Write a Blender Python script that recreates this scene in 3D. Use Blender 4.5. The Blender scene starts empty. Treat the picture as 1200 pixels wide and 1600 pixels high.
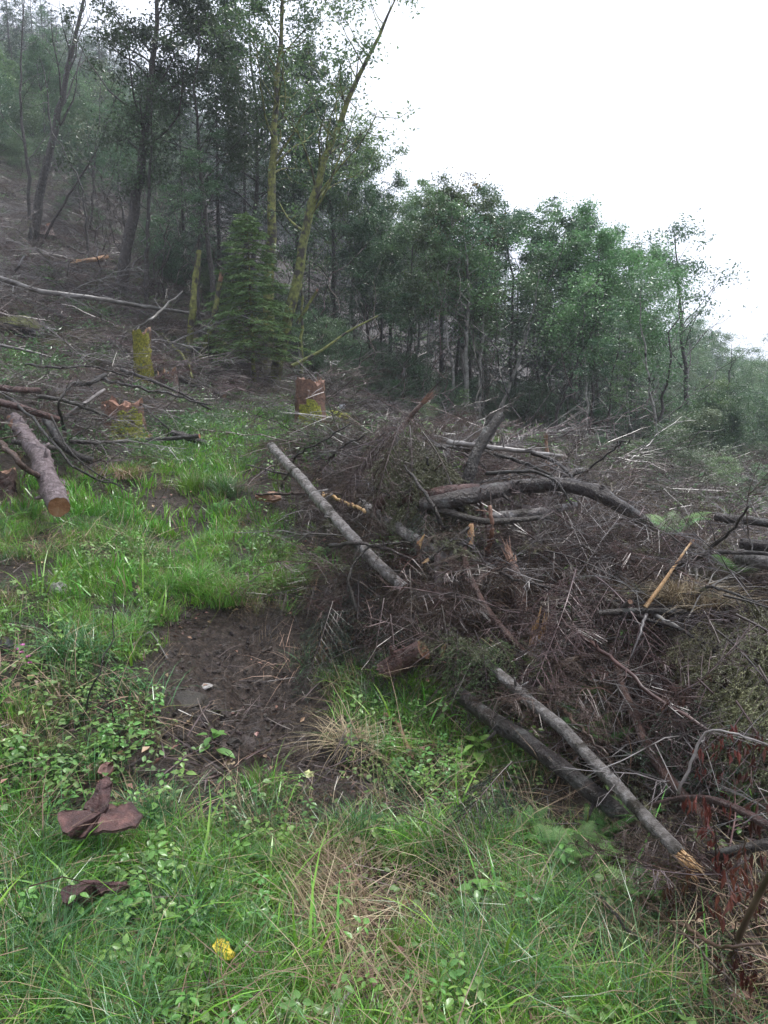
import bpy, math, random
import numpy as np
from mathutils import Vector, Matrix, Euler, Quaternion

R = math.radians
random.seed(7)
rng = np.random.default_rng(7)
S = bpy.context.scene
COL = S.collection

# ------------------------------------------------------------------ camera, sky, sun, exposure
F = 1186.0                      # focal length in photo pixels (1200 x 1600)
PITCH = math.atan((800 - 640) / F)
CAM = np.array((0.0, 0.0, 1.6))
cd = bpy.data.cameras.new('camera'); cam = bpy.data.objects.new('camera', cd); COL.objects.link(cam)
cam.location = CAM; cam.rotation_euler = (R(90) - PITCH, 0, 0)
cd.sensor_fit = 'VERTICAL'; cd.sensor_height = 24; cd.lens = 24 * F / 1600
cd.clip_start = 0.05; cd.clip_end = 3000
S.camera = cam

SUN_EL, SUN_AZ = R(64), R(50)
w = bpy.data.worlds.new('World'); S.world = w; w.use_nodes = True
nt = w.node_tree; nt.nodes.clear()
out = nt.nodes.new('ShaderNodeOutputWorld'); bg = nt.nodes.new('ShaderNodeBackground')
sky = nt.nodes.new('ShaderNodeTexSky'); sky.sky_type = 'NISHITA'; sky.sun_disc = False
sky.sun_elevation = SUN_EL; sky.sun_rotation = SUN_AZ; sky.air_density = 1.0; sky.dust_density = 3.0
mx = nt.nodes.new('ShaderNodeMix'); mx.data_type = 'RGBA'
tc = nt.nodes.new('ShaderNodeTexCoord'); nz = nt.nodes.new('ShaderNodeTexNoise'); nz.inputs['Scale'].default_value = 1.8
nz.inputs['Detail'].default_value = 5
rp = nt.nodes.new('ShaderNodeValToRGB')
rp.color_ramp.elements[0].position = 0.3; rp.color_ramp.elements[0].color = (4.25, 4.6, 5.5, 1)
rp.color_ramp.elements[1].position = 0.6; rp.color_ramp.elements[1].color = (7.4, 7.7, 8.7, 1)
nt.links.new(tc.outputs['Generated'], nz.inputs['Vector']); nt.links.new(nz.outputs['Fac'], rp.inputs['Fac'])
nt.links.new(sky.outputs[0], mx.inputs['A']); nt.links.new(rp.outputs[0], mx.inputs['B']); mx.inputs['Factor'].default_value = 0.92
nt.links.new(mx.outputs['Result'], bg.inputs['Color']); bg.inputs['Strength'].default_value = 0.1
nt.links.new(bg.outputs[0], out.inputs['Surface'])

sl = bpy.data.lights.new('sun', 'SUN'); sl.energy = 1.9; sl.angle = R(14); sl.color = (1.0, 0.98, 0.95)
sun = bpy.data.objects.new('sun', sl); COL.objects.link(sun)
sun.rotation_euler = Euler((R(90) - SUN_EL, 0, -SUN_AZ + math.pi * 0), 'XYZ')   # set properly below
_d = Vector((math.sin(SUN_AZ) * math.cos(SUN_EL), math.cos(SUN_AZ) * math.cos(SUN_EL), math.sin(SUN_EL)))
sun.rotation_euler = _d.to_track_quat('Z', 'Y').to_euler()
S.view_settings.view_transform = 'Standard'; S.view_settings.look = 'None'
S.view_settings.exposure = 1.25; S.view_settings.gamma = 1.0
S.cycles.max_bounces = 5; S.cycles.diffuse_bounces = 3; S.cycles.glossy_bounces = 2
S.cycles.transmission_bounces = 3; S.cycles.volume_bounces = 2; S.cycles.transparent_max_bounces = 6
S.cycles.use_denoising = True
try: S.cycles.caustics_reflective = False; S.cycles.caustics_refractive = False
except Exception: pass

# ------------------------------------------------------------------ photo pixel -> point, noise, terrain
CP, SP = math.cos(PITCH), math.sin(PITCH)
def ray(u, v):
    a = (u - 600) / F; b = (800 - v) / F
    return np.array((a, CP + b * SP, b * CP - SP))
def at(u, v, Y):
    d = ray(u, v); return CAM + d * (Y / d[1])
def pix(x, y, z):
    z = z - CAM[2]
    f = y * CP - z * SP; uu = y * SP + z * CP
    f = np.maximum(f, 0.05)
    return 600 + F * x / f, 800 - F * uu / f

_perm = np.random.default_rng(3).permutation(4096)
_grad = np.random.default_rng(4).normal(size=(4096, 2)); _grad /= np.linalg.norm(_grad, axis=1)[:, None]
def perlin(x, y):
    xi = np.floor(x).astype(np.int64); yi = np.floor(y).astype(np.int64)
    xf = x - xi; yf = y - yi
    def g(ix, iy, fx, fy):
        h = _perm[(ix + _perm[iy & 4095]) & 4095]; gg = _grad[h]
        return gg[..., 0] * fx + gg[..., 1] * fy
    u = xf * xf * xf * (xf * (xf * 6 - 15) + 10); v = yf * yf * yf * (yf * (yf * 6 - 15) + 10)
    a = g(xi, yi, xf, yf); b = g(xi + 1, yi, xf - 1, yf); c = g(xi, yi + 1, xf, yf - 1); d = g(xi + 1, yi + 1, xf - 1, yf - 1)
    return (a + (b - a) * u) * (1 - v) + (c + (d - c) * u) * v * 1.0
def fbm(x, y, s, o=4):
    t = 0; a = 1.0
    for k in range(o):
        t = t + a * perlin(x / s + 17.3 * k, y / s - 9.1 * k); s = s / 2.0; a *= 0.5
    return t

CTRL = [  # (u, v, forward distance in metres) of ground points read from the photograph
 (0,1600,1.85),(300,1600,1.9),(600,1600,1.95),(900,1600,1.95),(1200,1600,1.9),
 (0,1400,2.35),(300,1400,2.45),(600,1400,2.6),(900,1400,2.6),(1200,1400,2.45),
 (0,1250,2.8),(150,1250,2.95),(300,1230,3.15),(450,1200,3.5),(600,1230,3.35),(750,1280,3.1),(850,1230,3.35),(1040,1340,2.85),
 (0,1050,3.7),(150,1050,3.9),(300,1060,4.1),(400,1080,4.3),(500,1060,4.5),(620,1090,4.25),(720,1130,4.0),
 (0,930,4.6),(100,930,4.8),(220,920,5.1),(350,960,5.0),(450,940,5.3),(520,960,5.1),
 (0,820,6.0),(90,810,6.4),(180,840,6.2),(270,820,6.9),(380,840,6.6),(460,860,6.4),
 (0,740,7.6),(150,750,8.0),(250,740,8.6),(350,740,8.8),(420,760,8.2),
 (0,660,9.0),(100,680,9.6),(200,680,10.6),(320,690,10.8),(420,690,11.2),(490,690,12.0),
 (0,600,11.0),(120,600,12.5),(225,600,14.0),(330,620,15.0),(400,620,16.5),(480,640,15.5),(540,660,15.0),
 (0,520,14.5),(100,520,16.0),(200,520,17.5),(300,580,17.0),(400,590,20.0),(480,600,20.0),(560,630,20.0),
 (0,440,19.0),(100,430,21.5),(185,465,22.0),(250,470,22.5),(330,520,22.0),
 (0,330,27.0),(50,385,25.5),(120,370,28.0),(0,260,38.0),(100,290,40.0),(200,340,38.0),(300,400,36.0),
 (400,500,32.0),(500,560,30.0),(600,640,23.0),(600,620,34.0),(700,705,13.0),(800,722,13.0),(900,738,13.0),(1000,765,13.0),(700,695,21.0),(800,715,21.0),(900,728,20.0),
 (700,665,32.0),(850,680,34.0),(1000,735,24.0),(1000,690,38.0),
 # brush heap
 (440,700,10.2),(480,800,7.7),(520,880,6.1),(560,1000,4.9),(600,1040,4.6),(600,900,5.3),(620,800,6.4),(620,702,7.9),
 (700,702,7.6),(700,800,6.2),(700,900,5.1),(700,1000,4.5),(800,722,7.6),(800,820,6.1),(800,900,5.1),(800,1000,4.4),(800,1100,4.0),
 (900,738,7.9),(900,820,6.2),(900,900,5.0),(900,1000,4.3),(900,1100,3.85),(1000,790,8.0),(1000,850,5.7),(1000,930,4.6),(1000,1030,4.0),
 (1000,1150,3.5),(1000,1250,3.2),(1100,820,7.2),(1100,880,5.1),(1100,950,4.25),(1100,1060,3.8),(1100,1200,3.35),
 (1200,830,7.0),(1200,900,4.8),(1200,980,4.1),(1200,1100,3.5),(1200,1250,2.95),
 (1080,775,13.0),(1160,790,14.0),(1200,760,19.0),(1120,720,22.0),(1200,700,32.0),(1050,640,40.0),(1130,640,50.0),(1200,670,55.0),
 (1050,585,75.0),(1130,640,85.0),(1200,690,90.0),(900,540,80.0),(750,500,80.0),(600,470,70.0),(450,400,65.0),(300,320,60.0),(150,240,60.0),(0,200,60.0),
 (0,300,330.0),(200,380,330.0),(400,480,330.0),(600,560,330.0),(800,610,330.0),(1000,660,330.0),(1200,720,330.0),
 (0,130,110.0),(150,180,110.0),(300,290,110.0),(450,380,110.0),(0,70,210.0),(130,85,210.0),(250,210,210.0),(400,340,210.0),(600,450,210.0),(800,530,200.0),(1000,600,190.0),(1200,700,190.0),
]
CX = [];
for (u, v, Y) in CTRL:
    p = at(u, v, Y); CX.append((p[0], p[1], p[2] - CAM[2]))
# ground beyond the frame's sides and behind the camera
for th, r, z in [(-70,2,-1.3),(-70,5,-.3),(-70,12,2.2),(-70,30,9),(-70,80,30),(70,2,-1.9),(70,5,-2.2),(70,12,-3.5),(70,30,-8),(70,90,-16),
                 (-120,2,-1.5),(-120,10,-.5),(-120,60,14),(120,2,-1.9),(120,10,-3.6),(120,60,-14),(180,2,-1.8),(180,10,-3.2),(180,60,-12),
                 (-40,1,-1.55),(0,1,-1.6),(40,1,-1.65),(0,.5,-1.6),(120,.5,-1.65),(-120,.5,-1.6),(45,4,-1.7),(45,9,-2.0),(42,20,-3.5),(42,50,-4),(42,100,-6),
                 (-40,4,-.75),(-40,9,.8),(-40,20,4.6),(-40,50,17)]:
    CX.append((r * math.sin(R(th)), r * math.cos(R(th)), z))
CX = np.array(CX)
def warp(x, y):
    r = np.maximum(np.hypot(x, y), 0.35); th = np.arctan2(x, y)
    # |th| folds at the back; acceptable there
    return np.stack((th * 1.6, np.log(r)), -1), r
_W, _r = warp(CX[:, 0], CX[:, 1]); _val = CX[:, 2] / _r
def _phi(d): return d * d * np.log(d + 1e-9)
_D = np.linalg.norm(_W[:, None] - _W[None], axis=-1)
n = len(_W); A = np.zeros((n + 3, n + 3)); A[:n, :n] = _phi(_D) + np.eye(n) * 0.002
A[:n, n] = 1; A[:n, n + 1:] = _W; A[n, :n] = 1; A[n + 1:, :n] = _W.T
_c = np.linalg.solve(A, np.concatenate((_val, np.zeros(3))))
def base_h(x, y):
    shp = np.shape(x); x = np.ravel(np.asarray(x, float)); y = np.ravel(np.asarray(y, float))
    o = np.empty(len(x))
    for i in range(0, len(x), 20000):
        W, r = warp(x[i:i+20000], y[i:i+20000])
        d2 = ((W[:, None, :] - _W[None]) ** 2).sum(-1)
        s = (0.5 * d2 * np.log(d2 + 1e-12)) @ _c[:n] + _c[n] + W @ _c[n + 1:]
        o[i:i+20000] = s * r
    return o.reshape(shp) + CAM[2]
# mud scar: a shallow worn trough on the slope, and steps above it
def blob(x, y, cx, cy, rx, ry, ang=0):
    c, s = math.cos(ang), math.sin(ang); dx = x - cx; dy = y - cy
    return np.exp(-(((dx * c + dy * s) / rx) ** 2 + ((-dx * s + dy * c) / ry) ** 2))
_m = [at(*t) for t in ((385,1090,4.3),(300,1000,4.7),(270,810,6.8),(470,1170,3.7),(560,1010,4.9))]
def H(x, y):
    x = np.asarray(x, float); y = np.asarray(y, float)
    z = base_h(x, y)
    r = np.hypot(x, y)
    amp = np.clip(r / 9, 0.35, 1.6)
    z = z + amp * (0.07 * fbm(x, y, 1.1, 3) + 0.05 * fbm(x + 40, y, 0.33, 4)) + np.clip(r / 40, 0, 3) * 0.4 * fbm(x, y + 80, 9.0, 2) * np.clip((r - 18) / 20, 0, 1)
    z = z + .13 * np.abs(fbm(x + 9, y, .24, 4)) * (blob(x, y, _m[0][0], _m[0][1], .9, .9) + blob(x, y, _m[3][0], _m[3][1], .6, .6)) - 0.13 * blob(x, y, _m[0][0], _m[0][1], .45, .5) - 0.10 * blob(x, y, _m[1][0], _m[1][1], .3, .35) - 0.08 * blob(x, y, _m[2][0], _m[2][1], .3, .9) - .06 * blob(x, y, _m[3][0], _m[3][1], .35, .3)
    return z
def h1(x, y): return float(H(np.array([x]), np.array([y]))[0])
_T = np.exp(np.linspace(math.log(1.2), math.log(140), 420))
def g(u, v, lift=0.0):
    """the point of the ground (plus a height) that this photo pixel looks at"""
    d = ray(u, v); p = CAM[None] + d[None] * (_T / d[1])[:, None]
    k = np.where(p[:, 2] - H(p[:, 0], p[:, 1]) <= lift)[0]
    i = int(k[0]) if len(k) else len(_T) - 1
    if i > 0:
        t = np.linspace(_T[i - 1], _T[i], 24); q = CAM[None] + d[None] * (t / d[1])[:, None]
        k = np.where(q[:, 2] - H(q[:, 0], q[:, 1]) <= lift)[0]
        return q[int(k[0])] if len(k) else p[i]
    return p[0]

# ------------------------------------------------------------------ mesh helpers
class MB:
    def __init__(s): s.v = []; s.f = []; s.n = 0; s.m = []
    def add(s, V, Fc, m=0):
        V = np.asarray(V, float); Fc = np.asarray(Fc, int)
        s.v.append(V); s.f.append(Fc + s.n); s.m.append(np.full(len(Fc), m)); s.n += len(V)
    def mesh(s, name, mats, smooth=True):
        me = bpy.data.meshes.new(name)
        V = np.concatenate(s.v) if s.v else np.zeros((0, 3))
        me.vertices.add(len(V)); me.vertices.foreach_set('co', V.ravel())
        tot = sum(f.size for f in s.f); me.loops.add(tot)
        me.loops.foreach_set('vertex_index', np.concatenate([f.ravel() for f in s.f]))
        cnt = np.concatenate([np.full(len(f), f.shape[1]) for f in s.f])
        me.polygons.add(len(cnt)); me.polygons.foreach_set('loop_start', np.concatenate(([0], np.cumsum(cnt)[:-1])))
        try: me.polygons.foreach_set('loop_total', cnt)
        except Exception: pass
        me.update(calc_edges=True)
        if not isinstance(mats, (list, tuple)): mats = [mats]
        for m in mats: me.materials.append(m)
        if len(mats) > 1: me.polygons.foreach_set('material_index', np.concatenate(s.m).astype(np.int32))
        me.polygons.foreach_set('use_smooth', np.full(len(cnt), smooth))
        me.update(); return me
    def tube(s, P, rad, k=6, jit=0.0, m=0, cap=True):
        P = np.asarray(P, float); N = len(P); rad = np.broadcast_to(np.asarray(rad, float), (N,))
        T = np.gradient(P, axis=0); T /= np.linalg.norm(T, axis=1)[:, None] + 1e-9
        ref = np.array((0, 0, 1.)) if abs(T[:, 2]).mean() < 0.8 else np.array((1., 0, 0))
        X = np.cross(T, ref); X /= np.linalg.norm(X, axis=1)[:, None] + 1e-9
        Y = np.cross(T, X)
        a = np.arange(k) * 2 * math.pi / k
        rr = rad[:, None] * (1 + (jit * rng.normal(size=(N, k)) if jit else 0))
        V = P[:, None] + rr[..., None] * (np.cos(a)[None, :, None] * X[:, None] + np.sin(a)[None, :, None] * Y[:, None])
        i = np.arange(N - 1)[:, None] * k; j = np.arange(k)[None]; jn = (j + 1) % k
        Q = np.stack((i + j, i + jn, i + k + jn, i + k + j), -1).reshape(-1, 4)
        s.add(V.reshape(-1, 3), Q, m)
        if cap:
            c = s.n - N * k
            if k > 4:
                s.v.append(np.array([P[0], P[-1]])); s.n += 2
                o = s.n - 2
                s.f.append(np.array([(o, c + (q + 1) % k, c + q) for q in range(k)])); s.m.append(np.full(k, m))
                b = c + (N - 1) * k
                s.f.append(np.array([(o + 1, b + q, b + (q + 1) % k) for q in range(k)])); s.m.append(np.full(k, m))
    def rhombs(s, C, D, L, Wd, N=None, fold=0.25, m=0):
        """leaf-shaped folded quads: base C, direction D, length L, width Wd"""
        C = np.asarray(C, float); n = len(C); D = D / (np.linalg.norm(D, axis=1)[:, None] + 1e-9)
        if N is None: N = rng.normal(size=(n, 3))
        X = np.cross(D, N); X /= np.linalg.norm(X, axis=1)[:, None] + 1e-9
        Nn = np.cross(X, D)
        L = np.broadcast_to(L, (n,))[:, None]; Wd = np.broadcast_to(Wd, (n,))[:, None]
        mid = C + D * L * 0.45
        V = np.stack((C, mid + X * Wd * .5 + Nn * Wd * fold, C + D * L, mid - X * Wd * .5 + Nn * Wd * fold), 1).reshape(-1, 3)
        b = np.arange(n)[:, None] * 4
        s.add(V, np.concatenate((b + np.array([[0, 1, 2]]), b + np.array([[0, 2, 3]]))), m)

def _ovate(s, C, D, L, Wd, N=None, fold=.2, m=0, sag=.25):
    C = np.asarray(C, float); n = len(C); D = np.asarray(D, float); D = D / (np.linalg.norm(D, axis=1)[:, None] + 1e-9)
    if N is None: N = rng.normal(size=(n, 3))
    X = np.cross(D, N); X /= np.linalg.norm(X, axis=1)[:, None] + 1e-9; Nn = np.cross(X, D)
    L = np.broadcast_to(L, (n,))[:, None]; Wd = np.broadcast_to(Wd, (n,))[:, None]
    def pt(t, w_): return C + D * L * t + X * Wd * w_ + Nn * (Wd * fold * abs(w_) * 2 - L * sag * t * t)
    V = np.stack((pt(0, 0), pt(.22, .36), pt(.5, .46), pt(.78, .26), pt(1, 0), pt(.78, -.26), pt(.5, -.46), pt(.22, -.36), pt(.35, 0), pt(.7, 0)), 1).reshape(-1, 3)
    b = np.arange(n)[:, None] * 10
    s.add(V, np.concatenate([b + np.array([q]) for q in ([0,1,8],[0,8,7],[3,4,9],[9,4,5])]), m)
    k = s.n - n * 10; s.f.append(np.concatenate([b + k + np.array([q]) for q in ([1,2,9,8],[7,8,9,6])])); s.m.append(np.full(2 * n, m))
    s.f.append(np.concatenate([b + k + np.array([q]) for q in ([2,3,9],[6,9,5])])); s.m.append(np.full(2 * n, m))
MB.ovate = _ovate
def link(name, me, parent=None):
    o = bpy.data.objects.new(name, me); COL.objects.link(o)
    if parent is not None: o.parent = parent
    return o
def empty(name, loc, label, cat, group=None):
    o = bpy.data.objects.new(name, None); COL.objects.link(o); o.location = loc; o.empty_display_size = .1
    tag(o, label, cat, group); return o
def tag(o, label=None, cat=None, group=None, kind=None):
    if label: o['label'] = label
    if cat: o['category'] = cat
    if group: o['group'] = group
    if kind: o['kind'] = kind
    return o

# ------------------------------------------------------------------ materials
def M(name, cols, scale=8, rough=0.6, bump=0.0, bscale=None, stretch=(1, 1, 1), rand=0.15, spec=0.5, transl=0.0, detail=6, rrange=0.0, patch=None, coat=0.0):
    """colours are a ramp over object-space noise; rand varies value from one object or instance to the next"""
    m = bpy.data.materials.new(name); m.use_nodes = True; t = m.node_tree; L = t.links.new
    b = t.nodes['Principled BSDF']; o = t.nodes['Material Output']
    tc = t.nodes.new('ShaderNodeTexCoord'); mp = t.nodes.new('ShaderNodeMapping'); mp.inputs['Scale'].default_value = stretch
    L(tc.outputs['Object'], mp.inputs['Vector'])
    nz = t.nodes.new('ShaderNodeTexNoise'); nz.inputs['Scale'].default_value = scale; nz.inputs['Detail'].default_value = detail; nz.inputs['Roughness'].default_value = .65
    L(mp.outputs[0], nz.inputs['Vector'])
    r = t.nodes.new('ShaderNodeValToRGB'); e = r.color_ramp.elements
    k = len(cols)
    e[0].position = .3; e[0].color = (*cols[0], 1); e[1].position = .7; e[1].color = (*cols[-1], 1)
    for i in range(1, k - 1):
        q = e.new(.3 + .4 * i / (k - 1)); q.color = (*cols[i], 1)
    L(nz.outputs['Fac'], r.inputs['Fac']); c = r.outputs[0]
    if patch:
        pc, ps, lo, hi = patch
        n2 = t.nodes.new('ShaderNodeTexNoise'); n2.inputs['Scale'].default_value = ps; n2.inputs['Detail'].default_value = 5
        L(tc.outputs['Object'], n2.inputs['Vector'])
        mr = t.nodes.new('ShaderNodeMapRange'); mr.inputs[1].default_value = lo; mr.inputs[2].default_value = hi; L(n2.outputs['Fac'], mr.inputs[0])
        mm = t.nodes.new('ShaderNodeMix'); mm.data_type = 'RGBA'; L(mr.outputs[0], mm.inputs['Factor']); L(c, mm.inputs['A']); mm.inputs['B'].default_value = (*pc, 1)
        c = mm.outputs['Result']
    if rand:
        oi = t.nodes.new('ShaderNodeObjectInfo'); hs = t.nodes.new('ShaderNodeHueSaturation')
        m1 = t.nodes.new('ShaderNodeMapRange'); m1.inputs[3].default_value = 1 - rand * 1.6; m1.inputs[4].default_value = 1 + rand * 1.6; L(oi.outputs['Random'], m1.inputs[0]); L(m1.outputs[0], hs.inputs['Value'])
        mu = t.nodes.new('ShaderNodeMath'); mu.operation = 'MULTIPLY'; mu.inputs[1].default_value = 7.31; L(oi.outputs['Random'], mu.inputs[0])
        fr = t.nodes.new('ShaderNodeMath'); fr.operation = 'FRACT'; L(mu.outputs[0], fr.inputs[0])
        m2 = t.nodes.new('ShaderNodeMapRange'); m2.inputs[3].default_value = .5 - rand * .12; m2.inputs[4].default_value = .5 + rand * .12; L(fr.outputs[0], m2.inputs[0]); L(m2.outputs[0], hs.inputs['Hue'])
        L(c, hs.inputs['Color']); c = hs.outputs[0]
    L(c, b.inputs['Base Color']); b.inputs['Roughness'].default_value = rough
    b.inputs['Specular IOR Level'].default_value = spec
    if coat: b.inputs['Coat Weight'].default_value = coat; b.inputs['Coat Roughness'].default_value = .15
    if rrange:
        n3 = t.nodes.new('ShaderNodeTexNoise'); n3.inputs['Scale'].default_value = scale * .6; L(tc.outputs['Object'], n3.inputs['Vector'])
        m3 = t.nodes.new('ShaderNodeMapRange'); m3.inputs[1].default_value = .35; m3.inputs[2].default_value = .65
        m3.inputs[3].default_value = rough - rrange; m3.inputs[4].default_value = rough + rrange * .5; L(n3.outputs['Fac'], m3.inputs[0]); L(m3.outputs[0], b.inputs['Roughness'])
    if bump:
        bn = t.nodes.new('ShaderNodeTexNoise'); bn.inputs['Scale'].default_value = bscale or scale * 3; bn.inputs['Detail'].default_value = 8; bn.inputs['Roughness'].default_value = .7
        L(mp.outputs[0], bn.inputs['Vector']); bp = t.nodes.new('ShaderNodeBump'); bp.inputs['Strength'].default_value = bump; bp.inputs['Distance'].default_value = .03
        L(bn.outputs['Fac'], bp.inputs['Height']); L(bp.outputs[0], b.inputs['Normal'])
    if transl:
        tr = t.nodes.new('ShaderNodeBsdfTranslucent'); L(c, tr.inputs['Color']); ms = t.nodes.new('ShaderNodeMixShader'); ms.inputs[0].default_value = transl
        L(b.outputs[0], ms.inputs[1]); L(tr.outputs[0], ms.inputs[2]); L(ms.outputs[0], o.inputs['Surface'])
    return m
m_leaf   = M('dark_leaf', [(.04,.085,.042),(.08,.155,.07),(.135,.225,.105)], 1.2, .30, rand=.25, transl=.35, spec=.8)
m_leaf2  = M('mid_leaf', [(.055,.115,.045),(.11,.20,.075),(.17,.27,.11)], 1.2, .32, rand=.22, transl=.38, spec=.8)
m_leafb  = M('bright_leaf', [(.09,.21,.085),(.15,.31,.12),(.20,.39,.15)], 1.2, .42, rand=.12, transl=.3)
m_leafo  = M('autumn_leaf', [(.06,.09,.03),(.16,.12,.03),(.34,.15,.05)], .9, .5, rand=.2, transl=.25)
m_palel  = M('pale_leaf', [(.08,.12,.07),(.15,.2,.11),(.30,.34,.22)], 2, .35, rand=.15, transl=.25)
m_needle = M('spruce_needles', [(.02,.042,.026),(.038,.072,.042),(.06,.10,.055)], 2, .5, rand=.2, transl=.06)
m_needb  = M('fresh_spruce_needles', [(.065,.12,.04),(.12,.205,.065),(.19,.29,.09)], 2, .5, rand=.15, transl=.1)
m_needo  = M('wilted_olive_needles', [(.09,.10,.05),(.17,.18,.09),(.28,.28,.15)], 3, .55, rand=.25, transl=.1)
m_needd  = M('dead_brown_needles', [(.03,.019,.014),(.07,.045,.033),(.13,.09,.065)], 3, .6, rand=.3)
m_bark   = M('dark_wet_bark', [(.016,.013,.011),(.04,.031,.026),(.09,.075,.066)], 16, .40, 1.0, 45, rand=.2, rrange=.15, patch=((.12,.12,.11),9,.60,.70))
m_barkg  = M('grey_lichened_bark', [(.09,.078,.07),(.23,.205,.19),(.46,.44,.43)], 22, .36, 1.0, 60, rand=.1, patch=((.055,.045,.035),7,.54,.62), rrange=.15)
m_barkp  = M('purplish_spruce_bark', [(.055,.038,.036),(.17,.125,.125),(.36,.29,.30)], 20, .40, 1.0, 50, rand=.1, patch=((.34,.16,.08),4.0,.64,.68), rrange=.12)
m_barkr  = M('reddish_bark', [(.03,.016,.012),(.075,.038,.029),(.17,.10,.08)], 18, .38, 1.0, 45, rand=.15, rrange=.12)
m_barkb  = M('birch_bark', [(.10,.095,.085),(.24,.23,.205),(.38,.37,.34)], 4, .5, .4, 20, (1,1,3), rand=.15, patch=((.03,.028,.025),5,.56,.62))
m_mossb  = M('mossy_bark', [(.05,.05,.022),(.15,.16,.042),(.28,.29,.075)], 11, .8, 1.0, 40, rand=.1, patch=((.05,.042,.033),5,.5,.6))
m_moss   = M('yellow_moss', [(.05,.06,.012),(.22,.22,.025),(.48,.45,.05)], 34, .9, 1.0, 70, rand=.1, patch=((.05,.035,.02),8,.6,.68))
m_mossd  = M('dark_moss', [(.04,.045,.015),(.085,.09,.025),(.13,.14,.04)], 9, .9, 1.0, 45, rand=.1)
m_wood   = M('fresh_split_wood', [(.30,.15,.07),(.52,.30,.145),(.70,.49,.29)], 14, .5, .5, 60, (1,1,.2), rand=.1)
m_woodc  = M('sawn_wood_face', [(.24,.10,.045),(.36,.175,.085),(.46,.27,.15)], 12, .45, .4, 60, rand=.1)
def add_rings(m):
    t = m.node_tree; b = t.nodes['Principled BSDF']; c = b.inputs['Base Color'].links[0].from_socket
    tc = t.nodes.new('ShaderNodeTexCoord'); n_ = t.nodes.new('ShaderNodeTexNoise'); n_.inputs['Scale'].default_value = 18; t.links.new(tc.outputs['Object'], n_.inputs['Vector'])
    ln = t.nodes.new('ShaderNodeVectorMath'); ln.operation = 'LENGTH'; t.links.new(tc.outputs['Object'], ln.inputs[0])
    ad = t.nodes.new('ShaderNodeMath'); ad.operation = 'MULTIPLY_ADD'; t.links.new(n_.outputs['Fac'], ad.inputs[0]); ad.inputs[1].default_value = .012; t.links.new(ln.outputs['Value'], ad.inputs[2])
    mu = t.nodes.new('ShaderNodeMath'); mu.operation = 'MULTIPLY'; mu.inputs[1].default_value = 800; t.links.new(ad.outputs[0], mu.inputs[0])
    si = t.nodes.new('ShaderNodeMath'); si.operation = 'SINE'; t.links.new(mu.outputs[0], si.inputs[0])
    mr = t.nodes.new('ShaderNodeMapRange'); mr.inputs[1].default_value = -1; mr.inputs[3].default_value = .62; mr.inputs[4].default_value = 1.15; t.links.new(si.outputs[0], mr.inputs[0])
    hs = t.nodes.new('ShaderNodeHueSaturation'); t.links.new(c, hs.inputs['Color']); t.links.new(mr.outputs[0], hs.inputs['Value']); t.links.new(hs.outputs[0], b.inputs['Base Color'])
add_rings(m_woodc)
m_woodo  = M('old_split_wood', [(.13,.065,.035),(.24,.13,.075),(.38,.24,.15)], 12, .55, .6, 50, rand=.1)
m_stump  = M('orange_brown_stump_bark', [(.06,.03,.018),(.17,.085,.05),(.32,.18,.11)], 18, .5, 1.0, 45, rand=.05)
m_twig   = M('dead_twigs', [(.02,.014,.012),(.065,.045,.037),(.20,.155,.135)], 5, .30, rand=.35)
m_twigg  = M('grey_wet_twigs', [(.07,.06,.055),(.14,.125,.115),(.26,.245,.235)], 5, .36, rand=.3)
m_twigr  = M('red_brown_twigs', [(.03,.017,.012),(.082,.048,.036),(.18,.12,.092)], 5, .34, rand=.25)
m_grass  = M('lush_grass', [(.075,.20,.02),(.15,.36,.04),(.26,.50,.08)], 5, .30, rand=.2, transl=.28, spec=.6)
m_grassy = M('yellowish_grass', [(.10,.15,.03),(.18,.22,.055),(.27,.28,.09)], 5, .4, rand=.22, transl=.25)
m_sedge  = M('dark_sedge', [(.035,.10,.03),(.07,.18,.055),(.13,.27,.09)], 5, .30, rand=.2, transl=.18, spec=.6)
m_straw  = M('dead_straw_grass', [(.18,.12,.07),(.33,.24,.15),(.52,.40,.27)], 5, .5, rand=.25, transl=.15)
m_weed   = M('weed_leaves', [(.08,.18,.035),(.145,.29,.065),(.23,.42,.11)], 6, .3, rand=.2, transl=.3)
m_clover = M('pale_green_leaves', [(.09,.16,.04),(.15,.26,.07),(.2,.33,.1)], 6, .42, rand=.15, transl=.3)
m_fern   = M('fern_fronds', [(.055,.14,.035),(.10,.23,.055),(.16,.33,.085)], 5, .45, rand=.2, transl=.3)
m_brackn = M('withered_red_leaves', [(.05,.02,.014),(.13,.05,.03),(.22,.09,.05)], 9, .42, rand=.2, transl=.1)
m_stone  = M('grey_stone', [(.18,.165,.15),(.30,.28,.26),(.42,.40,.38)], 9, .6, .6, 24, rand=.1)
m_stoned = M('dark_wet_stone', [(.04,.038,.04),(.075,.072,.075),(.13,.125,.13)], 9, .35, .6, 24, rand=.1)
m_slab   = M('reddish_bark_inner', [(.045,.025,.024),(.10,.05,.045),(.20,.10,.085)], 16, .42, .7, 70, rand=.1)
m_leafy  = M('yellow_fallen_leaf', [(.6,.42,.03),(.8,.62,.05),(.85,.7,.1)], 12, .5, rand=0, transl=.2)
m_leafyg = M('pale_yellow_green_leaf', [(.5,.52,.2),(.65,.66,.3),(.7,.7,.35)], 12, .5, rand=0)
m_leafbr = M('brown_fallen_leaf', [(.12,.065,.04),(.22,.13,.085),(.34,.22,.15)], 9, .5, rand=.35)
m_clod   = M('soil_clods', [(.025,.018,.015),(.05,.037,.030),(.08,.06,.05)], 12, .5, .7, 50, rand=.3)
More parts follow.
